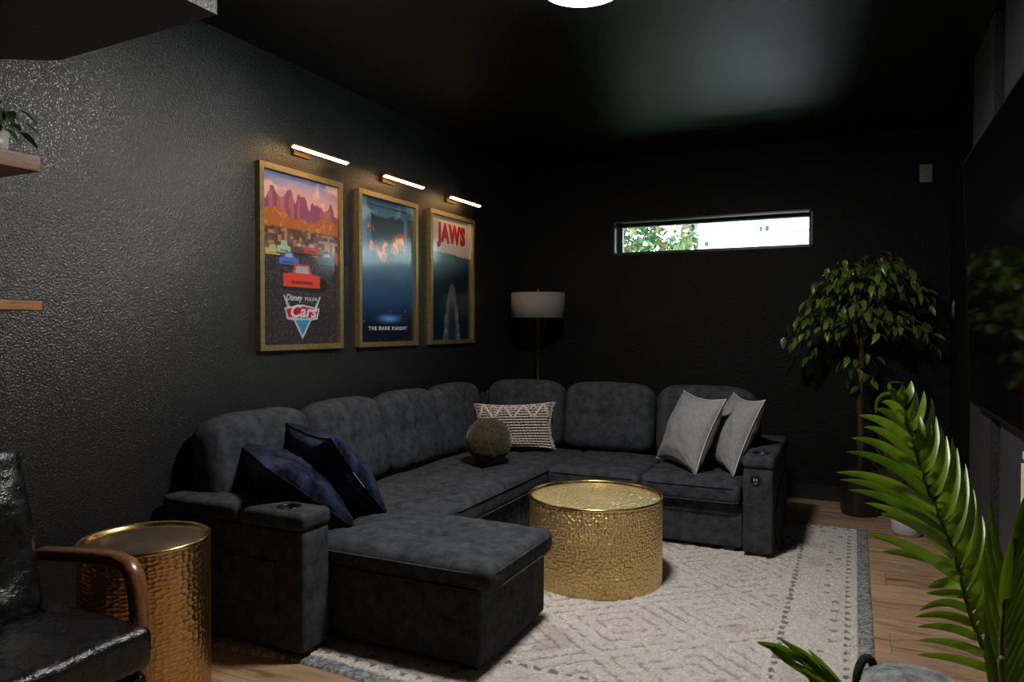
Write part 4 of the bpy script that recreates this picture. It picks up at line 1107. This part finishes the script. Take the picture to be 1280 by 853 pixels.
# second frond at the right edge
sp2 = [(1254, 853), (1253, 820), (1253, 790), (1256, 755), (1261, 720), (1265, 695), (1268, 674)]
d2 = [1.20, 1.20, 1.20, 1.21, 1.22, 1.23, 1.24]
fr2, _s = frond(sp2, d2, Vector((.28, 1.58, .22)))
tw = Vector((.1, -1, .3)).normalized()
for k in range(13):
    yb = 900 - k * 17; t = k / 12
    bx = 1253 + (max(0, 790 - yb) / 115) * 12; bd = 1.20 + .03 * t
    A = at(bx, yb, D=bd); Cc = at(1325 - 18 * t, yb - 105, D=bd + .04); Bc = at(1278, yb - 72 - 10 * t, D=bd + .01)
    leaflet(fr2, A - pb_, Bc - pb_, Cc - pb_, .0062, tw)
    if k % 2 == 0 and k < 11:
        Cc = at(bx - 22, yb - 110, D=bd + .06); Bc = at(bx - 18, yb - 45, D=bd + .02)
        leaflet(fr2, A - pb_, Bc - pb_, Cc - pb_, .0058, tw)
leaflet(fr2, at(1254, 760, D=1.21) - pb_, at(1258, 705, D=1.21) - pb_, at(1266, 671, D=1.22) - pb_, .0085, tw)
# low frond that enters the picture at the bottom, left of the pot
sp3 = [(1120, 960), (1085, 900), (1050, 862), (1010, 830), (985, 815)]
d3 = [1.22, 1.17, 1.14, 1.12, 1.11]
fr3, _s = frond(sp3, d3, Vector((.24, 1.58, .22)), .005)
for (bx, yb, tx, ty, bl) in ((985, 815, 946, 803, 1), (1000, 824, 955, 807, 1), (1020, 838, 966, 806, 6), (1035, 850, 974, 799, 8), (1060, 872, 990, 806, 9), (1040, 855, 962, 812, -6), (1075, 890, 1000, 838, -4), (1090, 905, 1010, 850, -6), (1070, 885, 1010, 812, 6)):
    A = at(bx, yb, D=1.13); Cc = at(tx, ty, D=1.11); Bc = at((bx + tx) / 2, (yb + ty) / 2 - bl, D=1.12)
    leaflet(fr3, A - pb_, Bc - pb_, Cc - pb_, .0062, toward)

# ------------------------------------------------------------ basket with grey throw
bk = empty('storage_basket', 'dark woven basket with a rope handle under a grey throw, beside the rug', 'basket', (.135, 2.22, .016))
mb = MB(); nrow = 8
for k in range(nrow):
    rr = .112 + .015 * math.sin(k / nrow * 3); mb.tube([(rr * math.cos(2 * math.pi * j / 40), rr * math.sin(2 * math.pi * j / 40), .014 + k * .017) for j in range(40)], .0125, 6, True)
mb.build('woven_wall', M['basket'], bk, True)
MB().lathe([(0, .004), (.108, .004)], 32).build('basket_bottom', M['basket'], bk)
bo = np.array([.215, 2.37, .0])
hc = at(1075, 834, D=2.02); 
for s_ in (-1, 1):
    pts = []
    for k in range(17):
        a = math.pi * k / 16
        pts.append((s_ * -.128, .038 * math.cos(a), .135 + .066 * math.sin(a)))
    ca_, sa_ = math.cos(R(-40)), math.sin(R(-40))
    pts = [(x * ca_ - y * sa_, x * sa_ + y * ca_, z) for x, y, z in pts]
    MB().tube(pts, .0125 , 8).build('handle', M['rope'], bk, True)
th = MB().lathe([(.0001 if k in (0, 20) else .132 * math.sin(math.pi * k / 20), -.060 * math.cos(math.pi * k / 20)) for k in range(21)], 60)
P = np.array(th.v); P = P * (1 + .16 * fbm(P * 12, 3) + .05 * fbm(P * 45, 5))[:, None]; th.v = [tuple(q) for q in P]
tag(th.build('plush_throw', M['fur'], smooth=True, loc=(.155, 2.225, .172)), 'grey mottled plush throw bundled on top of the woven basket', 'blanket')

# ------------------------------------------------------------ charging cable on the rug behind the right arm
cab = [(-.352, 4.05, .10), (-.335, 4.04, .03), (-.30, 3.98, .022), (-.27, 4.03, .022), (-.285, 4.12, .024), (-.32, 4.18, .03), (-.34, 4.10, .05), (-.325, 3.99, .022), (-.345, 3.95, .02)]
cp = [Vector(q) for q in cab]; o_ = []
for i in range(len(cp) - 1):
    a, b, c, d = cp[max(i - 1, 0)], cp[i], cp[i + 1], cp[min(i + 2, len(cp) - 1)]
    for k in range(6):
        t = k / 6; o_.append(.5 * ((2 * b) + (c - a) * t + (2 * a - 5 * b + 4 * c - d) * t * t + (3 * b - a - 3 * c + d) * t ** 3))
tag(MB().tube(o_, .003, 6).build('power_cable', M['black_plastic'], smooth=True), 'thin black power cable looped on the rug beside the right sofa arm', 'cable')
